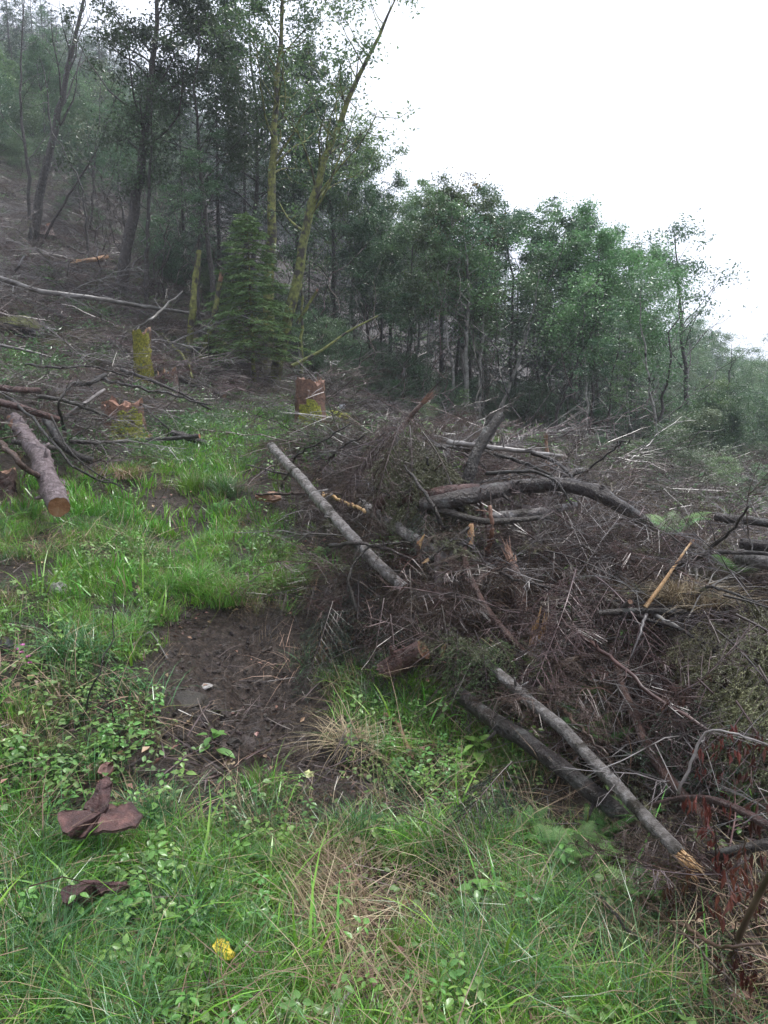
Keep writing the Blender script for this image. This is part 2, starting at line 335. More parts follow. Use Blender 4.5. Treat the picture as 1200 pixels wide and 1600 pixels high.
m_pink   = M('pink_petals', [(.5,.12,.32),(.62,.2,.45),(.7,.3,.55)], 9, .5, rand=0, transl=.2)
m_white  = M('white_plastic', [(.75,.78,.8),(.8,.82,.84),(.82,.84,.86)], 9, .4, rand=0)

def ground_material():
    m = bpy.data.materials.new('wet_soil_and_litter'); m.use_nodes = True; t = m.node_tree; L = t.links.new
    b = t.nodes['Principled BSDF']; b.inputs['Specular IOR Level'].default_value = .3; tc = t.nodes.new('ShaderNodeTexCoord')
    at_ = t.nodes.new('ShaderNodeAttribute'); at_.attribute_name = 'cover'; sp = t.nodes.new('ShaderNodeSeparateColor'); L(at_.outputs['Color'], sp.inputs[0])
    def nzz(s, d=8, r=.65):
        n = t.nodes.new('ShaderNodeTexNoise'); n.inputs['Scale'].default_value = s; n.inputs['Detail'].default_value = d; n.inputs['Roughness'].default_value = r; L(tc.outputs['Object'], n.inputs['Vector']); return n
    def ramp(n, cols, lo=.35, hi=.65):
        r = t.nodes.new('ShaderNodeValToRGB'); e = r.color_ramp.elements; e[0].position = lo; e[1].position = hi; e[0].color = (*cols[0], 1); e[1].color = (*cols[-1], 1)
        for i in range(1, len(cols) - 1): q = e.new(lo + (hi - lo) * i / (len(cols) - 1)); q.color = (*cols[i], 1)
        L(n.outputs['Fac'], r.inputs['Fac']); return r.outputs[0]
    def mix(f, a, c):
        x = t.nodes.new('ShaderNodeMix'); x.data_type = 'RGBA'; L(f, x.inputs['Factor']); L(a, x.inputs['A']); L(c, x.inputs['B']); return x.outputs['Result']
    n1 = nzz(7); n2 = nzz(26, 10, .75); n3 = nzz(2.2)
    soil = ramp(n2, [(.014,.010,.007),(.036,.026,.019),(.085,.062,.046)])
    mud = ramp(n2, [(.014,.010,.008),(.048,.034,.026),(.14,.105,.085)], .32, .68)
    lit = ramp(n2, [(.012,.008,.006),(.03,.019,.014),(.08,.052,.038)], .32, .7)  # brown litter, darkened so the colour paints the deep shade under the slash
    gr = ramp(n1, [(.012,.02,.006),(.03,.045,.013),(.05,.065,.02)])
    c = mix(sp.outputs[0], soil, mud); c = mix(sp.outputs[1], c, lit); c = mix(sp.outputs[2], c, gr); L(c, b.inputs['Base Color'])
    mr = t.nodes.new('ShaderNodeMapRange'); mr.inputs[1].default_value = .35; mr.inputs[2].default_value = .62; mr.inputs[3].default_value = .22; mr.inputs[4].default_value = .6
    L(n1.outputs['Fac'], mr.inputs[0]); L(mr.outputs[0], b.inputs['Roughness'])
    bp = t.nodes.new('ShaderNodeBump'); bp.inputs['Strength'].default_value = .9; bp.inputs['Distance'].default_value = .035; L(n2.outputs['Fac'], bp.inputs['Height'])
    bp2 = t.nodes.new('ShaderNodeBump'); bp2.inputs['Strength'].default_value = .9; bp2.inputs['Distance'].default_value = .10; L(n1.outputs['Fac'], bp2.inputs['Height']); L(bp.outputs[0], bp2.inputs['Normal'])
    L(bp2.outputs[0], b.inputs['Normal']); return m
m_ground = ground_material()

# ------------------------------------------------------------------ what covers the ground where (patches read from the photograph, kept as places on the ground)
def patches(lst):
    o = []
    for (u, v, ru, rv, s) in lst:
        o.append((u, v, ru, rv, s))
    return o
GREEN = [(120,1480,160,90,.5),(900,1490,160,80,.5),(380,1500,80,70,.4),(760,1560,100,50,.5),(150,1275,70,28,-1.2),(145,1400,55,22,-1.2),(530,1430,80,80,-1.1),(620,1560,80,40,-.5),(700,1450,60,40,-.4),(700,1260,140,40,-.4),(230,860,150,60,1),(350,930,90,60,1),(340,735,75,50,.9),(450,685,70,20,1),(250,1470,280,130,1.1),(120,1330,160,60,.5),(700,1330,140,45,.8),(860,1420,150,90,1),(640,1090,80,55,.8),
         (60,830,90,40,1),(430,910,70,50,.8),(60,1560,140,80,.8),(950,1550,170,60,.8),(290,700,60,30,.6),(180,740,80,25,.6),(500,1060,40,40,.5),(100,960,90,40,.5),(180,1000,70,40,.5),
         (1130,1220,90,60,.6),(420,1220,60,30,.5),(40,1130,90,50,.4),(400,1340,80,50,.5),(560,1300,60,30,.4),(30,540,90,50,.4),(430,650,60,25,.8),(600,1150,80,60,.35),(770,1190,80,50,.35),(700,1500,90,50,.3)]
MUD = [(350,1080,80,100,1),(420,1120,80,70,.9),(310,1000,45,50,.9),(265,810,35,50,1),(470,1180,60,45,.8),(340,1180,55,50,.5),(530,1240,60,35,.4),(410,1000,35,50,.5),(860,1270,50,30,.6),(50,900,60,20,.4)]
STRAW = [(520,1440,55,90,1),(140,865,90,20,.7),(545,1180,50,40,.7),(420,1000,60,35,.5),(200,760,60,20,.5),(450,1290,50,40,.3),(620,1570,90,35,.5),(30,1100,50,25,.3),(700,1240,90,30,.4),(380,960,50,30,.4),(640,1450,50,30,.4)]
WEED = [(300,740,70,50,.5),(200,860,90,40,.35),(420,900,80,50,.5),(850,1400,120,60,.4),(600,1200,120,60,.5),(420,1180,60,50,.3),(80,1060,110,70,.9),(60,1230,90,60,.8),(180,1130,80,60,.8),(250,1190,70,40,.6),(430,1340,60,40,.6),(420,1240,60,25,.4),(100,1430,90,60,.4),(760,1210,110,50,.45),(620,1130,70,40,.4),(880,1130,90,60,.4),(1060,1240,60,50,.5),(330,1400,110,60,.45),(330,1500,120,70,.35),(130,1290,80,50,.7),(250,1330,60,40,.4)]
BRUSH = [(620,1035,55,35,-1.3),(700,1090,50,25,-1.0),(850,1165,70,30,-.8),(640,1100,80,50,-.6),(310,560,50,50,-.5),(400,600,80,30,-.4),(700,800,190,100,1.2),(600,900,100,80,1),(850,800,170,80,1),(950,950,220,110,1.2),(1100,900,170,80,1),(1050,1050,200,110,1.1),(800,960,150,90,1.1),(60,670,110,55,.9),(240,610,110,40,.8),(200,500,200,60,.5),(1000,1130,150,70,.8),(560,740,120,60,1),
         (700,730,150,40,1),(1150,1350,100,150,.8),(30,560,100,60,.5),(100,430,160,60,.5),(580,980,80,40,.7),(560,700,80,30,.8),(1000,1480,90,60,.3),(1150,1500,70,90,.7),(1130,760,120,60,.7),(980,1330,80,60,.6)]
def cov(lst, u, v):
    s = 0
    for (a, b, ra, rb, k) in lst: s = s + k * np.exp(-((u - a) / ra) ** 2 - ((v - b) / rb) ** 2)
    return s
def cover(x, y, z):
    u, v = pix(x, y, z); y_ = np.asarray(y)
    ins = ((y_ > 1.0) & (u > -250) & (u < 1450) & (v < 1900)).astype(float)
    nn = fbm(x, y, 1.3, 3); n5 = fbm(x + 31, y - 7, .30, 2)
    g_ = cov(GREEN, u, v) * ins + (1 - ins) * (.4 + nn); mu = cov(MUD, u, v) * ins; st = cov(STRAW, u, v) * ins + (1 - ins) * (.2 - nn * .4)
    we = cov(WEED, u, v) * ins + (1 - ins) * .3; br = cov(BRUSH, u, v) * ins
    g_ = g_ * np.clip(1.0 + n5 * 2.6, .05, 1.5); we = we * np.clip(1 - n5 * 1.6, .2, 1.6); st = st + np.clip(-n5 - .1, 0, 1) * .5 * ins
    far = np.clip((np.hypot(x, y_) - 16) / 8, 0, 1)
    br = br + far * .35
    return g_, mu, st, we, br, nn
# ------------------------------------------------------------------ the ground
GZ = []
def build_ground():
    nr, na = 470, 560
    rr = np.exp(np.linspace(math.log(.45), math.log(340), nr))
    t = np.linspace(-1, 1, na, endpoint=False)
    th = np.sign(t) * (np.abs(t) * R(62) + (np.abs(t) ** 7) * (math.pi - R(62)))
    Rr, Th = np.meshgrid(rr, th, indexing='ij'); x = Rr * np.sin(Th); y = Rr * np.cos(Th)
    z = H(x, y); GZ.extend((float(z.min()), float(z.max())))
    i = np.arange(nr - 1)[:, None] * na; j = np.arange(na)[None]; jn = (j + 1) % na
    Q = np.stack((i + j, i + jn, i + na + jn, i + na + j), -1).reshape(-1, 4)
    b = MB(); b.add(np.stack((x, y, z), -1).reshape(-1, 3), Q)
    b.add(np.array([[0, 0, h1(0, .45) ]]), np.zeros((0, 3), int))
    ce = b.n - 1; b.f.append(np.array([(ce, q, (q + 1) % na) for q in range(na)])); b.m.append(np.zeros(na))
    me = b.mesh('ground', m_ground)
    xs = np.append(x.ravel(), 0); ys = np.append(y.ravel(), 0); zs = np.append(z.ravel(), 0)
    g_, mu, st, we, br, nn = cover(xs, ys, zs)
    a = me.color_attributes.new('cover', 'FLOAT_COLOR', 'POINT')
    c = np.stack((np.clip(mu * 1.3 + .1, 0, 1), np.clip(br * .9 - mu + np.clip((np.hypot(xs, ys) - 14) / 8, 0, .7), 0, 1), np.clip(g_ * .55 - mu - .5 * br + nn * .3, 0, .8), np.ones(len(xs))), -1)
    a.data.foreach_set('color', c.ravel().astype(np.float32))
    tag(link('ground', me), kind='structure')
build_ground()

# ------------------------------------------------------------------ scattering of uncountable growth: one object each
def scatter(name, protos, P, rot, scl, label=None):
    N = len(P); me = bpy.data.meshes.new(name); me.vertices.add(N); me.vertices.foreach_set('co', np.asarray(P, float).ravel())
    a = me.attributes.new('rot', 'FLOAT_VECTOR', 'POINT'); a.data.foreach_set('vector', np.asarray(rot, np.float32).ravel())
    a = me.attributes.new('scl', 'FLOAT', 'POINT'); a.data.foreach_set('value', np.asarray(scl, np.float32))
    a = me.attributes.new('idx', 'INT', 'POINT'); a.data.foreach_set('value', rng.integers(0, len(protos), N).astype(np.int32))
    o = link(name, me); tag(o, kind='stuff')
    gn = bpy.data.node_groups.new(name, 'GeometryNodeTree'); gn.interface.new_socket('Geometry', in_out='INPUT', socket_type='NodeSocketGeometry'); gn.interface.new_socket('Geometry', in_out='OUTPUT', socket_type='NodeSocketGeometry')
    gi = gn.nodes.new('NodeGroupInput'); go = gn.nodes.new('NodeGroupOutput'); L = gn.links.new
    ip = gn.nodes.new('GeometryNodeInstanceOnPoints'); L(gi.outputs[0], ip.inputs['Points'])
    jn = gn.nodes.new('GeometryNodeJoinGeometry')
    for p in protos:
        oi = gn.nodes.new('GeometryNodeObjectInfo'); oi.inputs['Object'].default_value = p; oi.inputs['As Instance'].default_value = True
        L(oi.outputs['Geometry'], jn.inputs[0])
    L(jn.outputs[0], ip.inputs['Instance']); ip.inputs['Pick Instance'].default_value = True
    def na(n, ty):
        q = gn.nodes.new('GeometryNodeInputNamedAttribute'); q.data_type = ty; q.inputs['Name'].default_value = n; return [s for s in q.outputs if s.enabled][0]
    L(na('idx', 'INT'), ip.inputs['Instance Index'])
    er = gn.nodes.new('FunctionNodeEulerToRotation'); L(na('rot', 'FLOAT_VECTOR'), er.inputs[0]); L(er.outputs[0], ip.inputs['Rotation'])
    L(na('scl', 'FLOAT'), ip.inputs['Scale']); L(ip.outputs[0], go.inputs[0])
    md = o.modifiers.new('scatter', 'NODES'); md.node_group = gn
    return o
def proto(name, mb, mats, smooth=False): return bpy.data.objects.new(name, mb.mesh(name, mats, smooth))
def polar(N, r0, r1, ang=50, lo=None):
    """points on the ground around the viewpoint, thinning out with distance"""
    r = np.exp(rng.uniform(math.log(r0), math.log(r1), N)); th = R(1) * rng.uniform(-ang if lo is None else lo, ang, N)
    x = r * np.sin(th); y = r * np.cos(th); return x, y, H(x, y)

def tuft(nb, hgt, wd, spread, mats, curl=.5, dead=0.0, seg=3):
    b = MB()
    ph = rng.uniform(0, 2 * math.pi, nb); lean = rng.uniform(.1, 1, nb) * spread; h = hgt * rng.uniform(.5, 1.1, nb)
    D = np.stack((np.cos(ph), np.sin(ph), np.zeros(nb)), -1); base = np.stack((rng.normal(size=nb), rng.normal(size=nb), np.zeros(nb)), -1) * hgt * spread * .22; ph = ph + rng.normal(size=nb) * .8; D = np.stack((np.cos(ph), np.sin(ph), np.zeros(nb)), -1)
    side = np.stack((-np.sin(ph), np.cos(ph), np.zeros(nb)), -1)
    side = side + rng.normal(size=(nb, 3)) * .3
    pts = []
    for k in range(seg + 1):
        t = k / seg
        out_ = lean * (t * .7 + curl * t * t) ; up = t * (1 - curl * .45 * t * t * lean)
        c = base + D * (out_ * h)[:, None] + np.array((0, 0, 1.)) * (up * h)[:, None]
        ww = wd * (1 - t ** 1.6) * .5 * (1 if k else .7)
        if k < seg: pts += [c - side * ww, c + side * ww]
        else: pts += [c]
    V = np.stack(pts, 1); nv = V.shape[1]; V = V.reshape(-1, 3); bi = np.arange(nb)[:, None] * nv
    q = []
    mid = (rng.random(nb) < dead).astype(int)
    for k in range(seg - 1): q.append(bi + np.array([[2*k, 2*k+1, 2*k+3, 2*k+2]]))
    b.v.append(V); b.n += len(V)
    for f in q: b.f.append(f); b.m.append(mid)
    b.f.append(bi + np.array([[2*seg-2, 2*seg-1, 2*seg]])); b.m.append(mid)
    return b

GR = [proto('grass_tuft', tuft(28, .13, .0038, .9, 0, .6, .14), [m_grass, m_straw]) for _ in range(3)] + [proto('grass_tuft', tuft(16, .17, .0052, 1.2, 0, .9, .10), [m_grass, m_straw]) for _ in range(2)]
GRF = [proto('grass_tuft_wide', tuft(14, .17, .010, .8, 0, .5, .1, 2), [m_grass, m_straw]) for _ in range(3)]
GY = [proto('yellow_tuft', tuft(24, .16, .0038, 1.0, 0, .8, .3), [m_grassy, m_straw]) for _ in range(3)]
SE = [proto('sedge_tuft', tuft(46, .25, .0034, 1.1, 0, .9, .06), [m_sedge, m_straw]) for _ in range(3)]
ST = [proto('straw_tuft', tuft(26, .16, .0032, 1.7, 0, 1.3, .9), [m_grassy, m_straw]) for _ in range(4)]
BL = [proto('broad_blade', tuft(5, .30, .012, .9, 0, .9, 0, 4), [m_grass, m_straw]) for _ in range(2)]

def weed_proto(h=.16, pairs=5, ls=.045, mat=None):
    b = MB(); st = np.array([(0, 0, 0), (.01, 0, h * .5), (.0, .012, h)]); b.tube(st, [.0016, .0013, .0008], 3, m=1, cap=False)
    C = []; D = []; L_ = []
    for k in range(pairs):
        t = (k + 1) / pairs; c = st[0] * (1 - t) + st[2] * t; a0 = k * 1.57 + rng.normal() * .3
        for q in range(2 if k < pairs - 1 else 4):
            a = a0 + q * (math.pi if k < pairs - 1 else math.pi / 2); C.append(c); D.append((math.cos(a), math.sin(a), .35 - .5 * rng.random())); L_.append(ls * (1.15 - .6 * abs(t - .45)) * rng.uniform(.8, 1.2))
    L_ = np.array(L_); C = np.array(C); D = np.array(D)
    C2 = C + D * (L_ * .25)[:, None]
    b.ovate(C2, D, L_, L_ * .62, N=np.tile((0, 0, 1.), (len(C), 1)) + rng.normal(size=(len(C), 3)) * .15, fold=.12)
    return b
WE = [proto('weed', weed_proto(rng.uniform(.10, .2), int(rng.integers(3, 6)), rng.uniform(.035, .055)), [m_weed, m_sedge]) for _ in range(5)]
def creeping():
    b = MB(); n_ = 14; a = rng.uniform(0, 6.28, n_); r = rng.uniform(0, .09, n_); C = np.stack((r*np.cos(a), r*np.sin(a), rng.uniform(.02, .07, n_)), -1); D = np.stack((np.cos(a), np.sin(a), rng.uniform(-.3, .3, n_)), -1)
    b.ovate(C, D, rng.uniform(.018, .034, n_), rng.uniform(.018, .030, n_), N=np.tile((0, 0, 1.), (n_, 1)) + rng.normal(size=(n_, 3)) * .25, fold=.1)
    for k in range(n_): b.tube([(C[k]*.3) * (1, 1, 0), C[k]], .0008, 3, m=1, cap=False)
    return b
CR = [proto('creeping_leaves', creeping(), [m_clover, m_sedge]) for _ in range(4)]

def norm_rot(n_, tilt=.25):
    return np.stack((rng.normal(size=n_) * tilt, rng.normal(size=n_) * tilt, rng.uniform(0, 6.28, n_)), -1)
def pick(x, y, z, prob):
    k = rng.random(len(x)) < prob; return x[k], y[k], z[k]
def cloud(name, protos, N, r0, r1, f, smin, smax, tilt=.2, sink=.01, ang=46):
    x, y, z = polar(N, r0, r1, ang); C = cover(x, y, z); x, y, z = pick(x, y, z, f(*C))
    k = len(x); return scatter(name, protos, np.stack((x, y, z - sink), -1), norm_rot(k, tilt), rng.uniform(smin, smax, k))
cl = lambda a: np.clip(a, 0, 1)
cloud('green_grass', GR, 44000, 1.5, 7, lambda g_, mu, st, we, br, nn: cl(g_ * .85 + .04 + nn * .7 - mu * 1.1 - br * .8 - st * .7), .4, 1.0)
cloud('distant_green_grass', GRF, 34000, 7, 34, lambda g_, mu, st, we, br, nn: cl(g_ * .9 + .08 + nn * .5 - mu * .8 - br * .7), .6, 1.3)
cloud('yellow_green_grass', GY, 9000, 1.5, 22, lambda g_, mu, st, we, br, nn: cl(g_ * .2 + st * .4 + .05 - nn * .3 - mu * .7 - br * .35), .5, 1.0)
cloud('sedge_grass', SE, 5000, 1.5, 14, lambda g_, mu, st, we, br, nn: cl(g_ * .35 + .06 - nn * .4 - mu * .8 - br * .35), .5, 1.05)
cloud('dead_straw', ST, 13000, 1.5, 16, lambda g_, mu, st, we, br, nn: cl(st * .75 + .05 - nn * .3 - mu * .4 + br * .03), .6, 1.3, tilt=.5, sink=.03)
cloud('broad_bladed_grass', BL, 1000, 1.5, 8, lambda g_, mu, st, we, br, nn: cl(g_ * .45 - mu * .8 - br * .6), .6, 1.2)
cloud('leafy_weeds', WE, 12000, 1.5, 9, lambda g_, mu, st, we, br, nn: cl(we * .75 - mu * .6 - br * .35 + nn * .3), .45, 1.0, tilt=.3)
cloud('creeping_weeds', CR, 9000, 1.5, 10, lambda g_, mu, st, we, br, nn: cl(we * .4 + .10 + nn * .3 - mu * .5 - br * .25), .6, 1.3)

# litter: twigs, chips and fallen leaves lying on the soil, clods in the mud
def twig_bit(n_=7, L0=.12, r=.0016):
    b = MB()
    for k in range(n_):
        c = rng.normal(size=3) * (.07, .07, .012); a = rng.uniform(0, 6.28); l = L0 * rng.uniform(.4, 1.3); d = np.array((math.cos(a), math.sin(a), rng.normal() * .2)); q = np.array((-d[1], d[0], 0)) * rng.normal() * .12 * l
        b.tube([c, c + d * l * .5 + q, c + d * l], [r, r * .9, r * .5], 3, cap=False)
    return b
TW = [proto('twig_litter', twig_bit(), m_twig) for _ in range(3)] + [proto('twig_litter', twig_bit(6, .16, .002), m_twigr) for _ in range(2)] + [proto('straw_litter', twig_bit(8, .12, .0012), m_straw) for _ in range(2)]
def leaf_bits():
    b = MB(); n_ = 3; C = rng.normal(size=(n_, 3)) * (.06, .06, .006) + (0, 0, .012); D = rng.normal(size=(n_, 3)) * (1, 1, .15)
    b.rhombs(C, D, rng.uniform(.02, .055, n_), rng.uniform(.012, .03, n_), N=np.tile((0, 0, 1.), (n_, 1)) + rng.normal(size=(n_, 3)) * .3, fold=.3); return b
LB = [proto('fallen_leaves', leaf_bits(), m_leafbr) for _ in range(4)]
def clod(s=1):
    import bmesh
    bm = bmesh.new(); bmesh.ops.create_icosphere(bm, subdivisions=2, radius=1)
    V = np.array([v.co[:] for v in bm.verts]); Fc = np.array([[v.index for v in f.verts] for f in bm.faces]); bm.free()
    o = rng.uniform(0, 50, 2); d = 1 + .5 * perlin(V[:, 0] * 1.6 + o[0] + V[:, 2], V[:, 1] * 1.6 + o[1] - V[:, 2]) + .12 * rng.normal(size=len(V))
    b = MB(); b.add(V * d[:, None] * (s, s * .9, s * .6), Fc); return b
CLD = [proto('clod', clod(.02), m_clod, False) for _ in range(4)]
cloud('twig_litter', TW, 15000, 1.5, 18, lambda g_, mu, st, we, br, nn: cl(.20 + br * .5 + mu * .05 - g_ * .3), .5, 1.4, tilt=.25, sink=-.004)
cloud('fallen_leaves', LB, 5000, 1.5, 14, lambda g_, mu, st, we, br, nn: cl(.3 + br * .2 - g_ * .1), .6, 1.3, tilt=.3, sink=-.002)
cloud('soil_clods', CLD, 24000, 1.5, 9, lambda g_, mu, st, we, br, nn: cl(mu * .8 + .08 - g_ * .2 + nn * .2), .15, 1.1, tilt=.8, sink=.004)

cloud('earth_lumps', [proto('lump', clod(.05), m_clod, False) for _ in range(4)], 1500, 2.0, 8, lambda g_, mu, st, we, br, nn: cl(mu * .5 - g_ * .1 + nn * .4), .3, 1.1, tilt=.8, sink=.015)
cloud('mud_roots', TW[:2] + [proto('root', twig_bit(5, .22, .003), m_twig)], 2500, 2.0, 8, lambda g_, mu, st, we, br, nn: cl(mu * .5), .5, 1.3, tilt=.4, sink=-.01)
cloud('grass_through_slash', GRF, 5200, 5, 24, lambda g_, mu, st, we, br, nn: cl(nn * 1.3 - .05), .7, 1.3, sink=-.02)
cloud('weeds_through_slash', CR + WE, 5000, 3, 14, lambda g_, mu, st, we, br, nn: cl(nn * 1.1 - mu), .6, 1.3, sink=-.05)
# ------------------------------------------------------------------ dead branches of the slash (uncountable fine stuff)
def dead_branch(L0=1.2, r=.008, nt_=26, mats=0, droop=.3, sub=3, needles=0, tl=.34):
    b = MB(); n_ = 9; t = np.linspace(0, 1, n_); bend = rng.normal() * .15
    P = np.stack((t * L0, bend * np.sin(t * 2.5) * L0, -droop * .3 * t * t * L0 + .03 * rng.normal(size=n_) * L0 * .3), -1)
    b.tube(P, r * (1 - t * .8), 4, cap=False)
    C = []; Dn = []
    for k in range(nt_):
        s = rng.uniform(.1, 1); i = s * (n_ - 1); p = P[int(i)] * (1 - i % 1) + P[min(int(i) + 1, n_ - 1)] * (i % 1)
        sg = 1 if k % 2 else -1; l = tl * L0 * (1.15 - s) * rng.uniform(.6, 1.2) + .04; a = R(rng.uniform(40, 70))
        d = np.array((math.cos(a), sg * math.sin(a), rng.normal() * .25)); q = np.array((0, 0, -droop * l * .5)) + rng.normal(size=3) * .08 * l
        Q = np.array([p, p + d * l * .5 + q * .4, p + d * l + q]); b.tube(Q, [r * .38, r * .28, r * .14], 3, cap=False)
        for m_ in range(sub):
            w_ = rng.uniform(.2, .95); pp = Q[0] * (1 - w_) + Q[2] * w_; dd = d * .6 + rng.normal(size=3) * .7; dd[2] -= droop * .5; dd /= np.linalg.norm(dd); l2 = l * rng.uniform(.25, .5)
            b.tube([pp, pp + dd * l2 * .5 + rng.normal(size=3) * .1 * l2, pp + dd * l2], [r * .2, r * .16, r * .09], 3, cap=False)
            if needles:
                w2 = rng.random(needles)[:, None]; C.append(pp + dd * l2 * w2); Dn.append(dd * .5 + rng.normal(size=(needles, 3)))
        if needles:
            w2 = rng.random(needles)[:, None]; C.append(Q[0] * (1 - w2) + Q[2] * w2); Dn.append(d * .5 + rng.normal(size=(needles, 3)))
    if needles:
        C = np.concatenate(C); Dn = np.concatenate(Dn); b.rhombs(C, Dn, rng.uniform(.012, .022, len(C)), .0022, m=1)
    return b
DB = [proto('dead_spruce_branch', dead_branch(rng.uniform(.7, 1.3), .007, 26), m_twig) for _ in range(4)] + [proto('red_dead_branch', dead_branch(rng.uniform(.6, 1.1), .005, 30, droop=.6), m_twigr) for _ in range(2)] + [proto('grey_dead_branch', dead_branch(rng.uniform(.7, 1.2), .008, 16, sub=2, tl=.5), m_twigg) for _ in range(1)]
DN = [proto('brown_needled_branch', dead_branch(rng.uniform(.5, .9), .005, 22, droop=.8, needles=14, sub=3), [m_twigr, m_needd]) for _ in range(3)] + [proto('olive_needled_branch', dead_branch(rng.uniform(.5, .9), .005, 22, droop=.8, needles=14, sub=3), [m_twig, m_needo]) for _ in range(1)]
def slash(name, protos, N, r0, r1, f, smin, smax, lmin, lmax, tilt=.5):
    x, y, z = polar(N, r0, r1, 46); C = cover(x, y, z); x, y, z = pick(x, y, z, f(*C)); k = len(x)
    sc_ = rng.uniform(smin, smax, k); h_ = rng.uniform(lmin, lmax, k)
    return scatter(name, protos, np.stack((x, y, z + h_), -1), norm_rot(k, tilt), sc_)
slash('slash_branches', DB, 11500, 2.8, 26, lambda g_, mu, st, we, br, nn: cl(br * .46 - .10 + nn * .1), .40, 1.0, .0, .10, .32)
slash('raised_slash', DB, 2600, 2.9, 12, lambda g_, mu, st, we, br, nn: cl(br * .42 - .3 + nn * .4), .4, .8, .05, .22, .5)
def tangle(name, protos, spots):
    P = []; Rt = []; Sc = []
    for (u, v, lift, rx, rz, n_, sc, pt_) in spots:
        c = g(u, v, lift)
        for _ in range(n_):
            d = rng.normal(size=3); d /= np.linalg.norm(d) * 1.0; q = c + d * (rx, rx, rz) * rng.uniform(.1, 1); P.append(q); a = math.atan2(d[1], d[0]) + rng.normal() * .7; Rt.append((rng.normal() * .6, pt_ + rng.normal() * .45, a)); Sc.append(sc * rng.uniform(.6, 1.25))
    scatter(name, protos, np.array(P), np.array(Rt), np.array(Sc))
tangle('tangled_slash', DB + DN, [(640,690,.3,.40,.32,110,.75,.7),(50,650,.15,.5,.2,60,.8,.2),(110,640,.15,.6,.2,60,.8,.2),(20,610,.15,.6,.2,60,.9,.2),(760,760,.1,.5,.15,60,.6,.3),(860,790,.1,.5,.15,60,.6,.3),(560,760,.1,.3,.15,50,.55,.4),(600,720,.15,.4,.2,60,.7,.4),(690,720,.2,.4,.25,60,.7,.4),(520,790,.1,.35,.12,60,.6,.2),(600,840,.1,.35,.15,50,.55,.3),(880,860,.12,.45,.16,110,.6,.3),(960,880,.12,.45,.16,110,.6,.3),
  (1040,900,.1,.4,.14,70,.55,.3),(640,930,.12,.22,.16,50,.4,.6),(720,940,.1,.25,.15,50,.45,.6),(560,915,.08,.22,.10,40,.4,.5),(930,1010,.1,.3,.2,90,.5,.5),(1000,1060,.1,.3,.2,90,.5,.5),(1060,1010,.15,.3,.2,80,.5,.5),(1090,1110,.1,.25,.15,70,.42,.5),(1170,1330,.05,.25,.12,60,.4,.2),(1140,800,.1,.7,.2,80,.8,.2),(930,720,.1,.7,.15,70,.8,.2)])
slash('needled_slash', DN, 11000, 2.7, 14, lambda g_, mu, st, we, br, nn: cl(br * .42 - .12 - nn * .3), .5, 1.1, .0, .07, .35)
slash('far_slash', DB, 7500, 9, 48, lambda g_, mu, st, we, br, nn: cl(br * .5 + .30 - g_ * .9), .5, 1.6, .0, .10, .25)
slash('slope_slash', DB, 10000, 15, 60, lambda g_, mu, st, we, br, nn: cl(.75 + nn - g_ * .8 + np.minimum(br, 0)), 1.0, 2.3, .0, .15, .26)
slash('slope_needles', DN, 3500, 15, 50, lambda g_, mu, st, we, br, nn: cl(.5 - nn * 1.5 - g_ * .8), 1.0, 2.2, .0, .12, .22)
slash('far_needled_slash', DN, 3500, 9, 40, lambda g_, mu, st, we, br, nn: cl(br * .4 + .2 - g_ * .7 + nn * .4), .7, 1.7, .0, .08, .2)
FP = MB(); FP.rhombs(rng.normal(size=(110, 3)) * (.2, .2, .05) + (0, 0, .08), rng.normal(size=(110, 3)) * (1, 1, .4) + (0, 0, .3), rng.uniform(.03, .09, 110), rng.uniform(.015, .03, 110))
FP = proto('low_herb', FP, m_leaf2)
cloud('low_herbs', [FP], 14000, 9, 48, lambda g_, mu, st, we, br, nn: cl(.16 + nn * .8 + g_ * .1 - mu), .4, 1.3)
# ------------------------------------------------------------------ tree makers
def wander(p, d, L, n_, wob, up=0.0):
    P = [np.array(p, float)]; d = np.array(d, float); d /= np.linalg.norm(d)
    for k in range(n_):
        d = d + rng.normal(size=3) * wob + np.array((0, 0, up)); d /= np.linalg.norm(d); P.append(P[-1] + d * L / n_)
    return np.array(P), d
def along(P, t):
    s = np.concatenate(([0], np.cumsum(np.linalg.norm(np.diff(P, axis=0), axis=1)))); s /= s[-1]
    return np.array([np.interp(t, s, P[:, k]) for k in range(3)])
def smooth_path(P, n_=24, wob=0.0):
    P = np.asarray(P, float); k = len(P); s = np.concatenate(([0], np.cumsum(np.linalg.norm(np.diff(P, axis=0), axis=1)))); s /= s[-1]
    t = np.linspace(0, 1, n_)
    Q = np.stack([np.interp(t, s, P[:, i]) for i in range(3)], -1)
    for _ in range(2):
        Q[1:-1] = .25 * Q[:-2] + .5 * Q[1:-1] + .25 * Q[2:]
    if wob: Q[1:-1] += rng.normal(size=(n_ - 2, 3)) * wob
    return Q
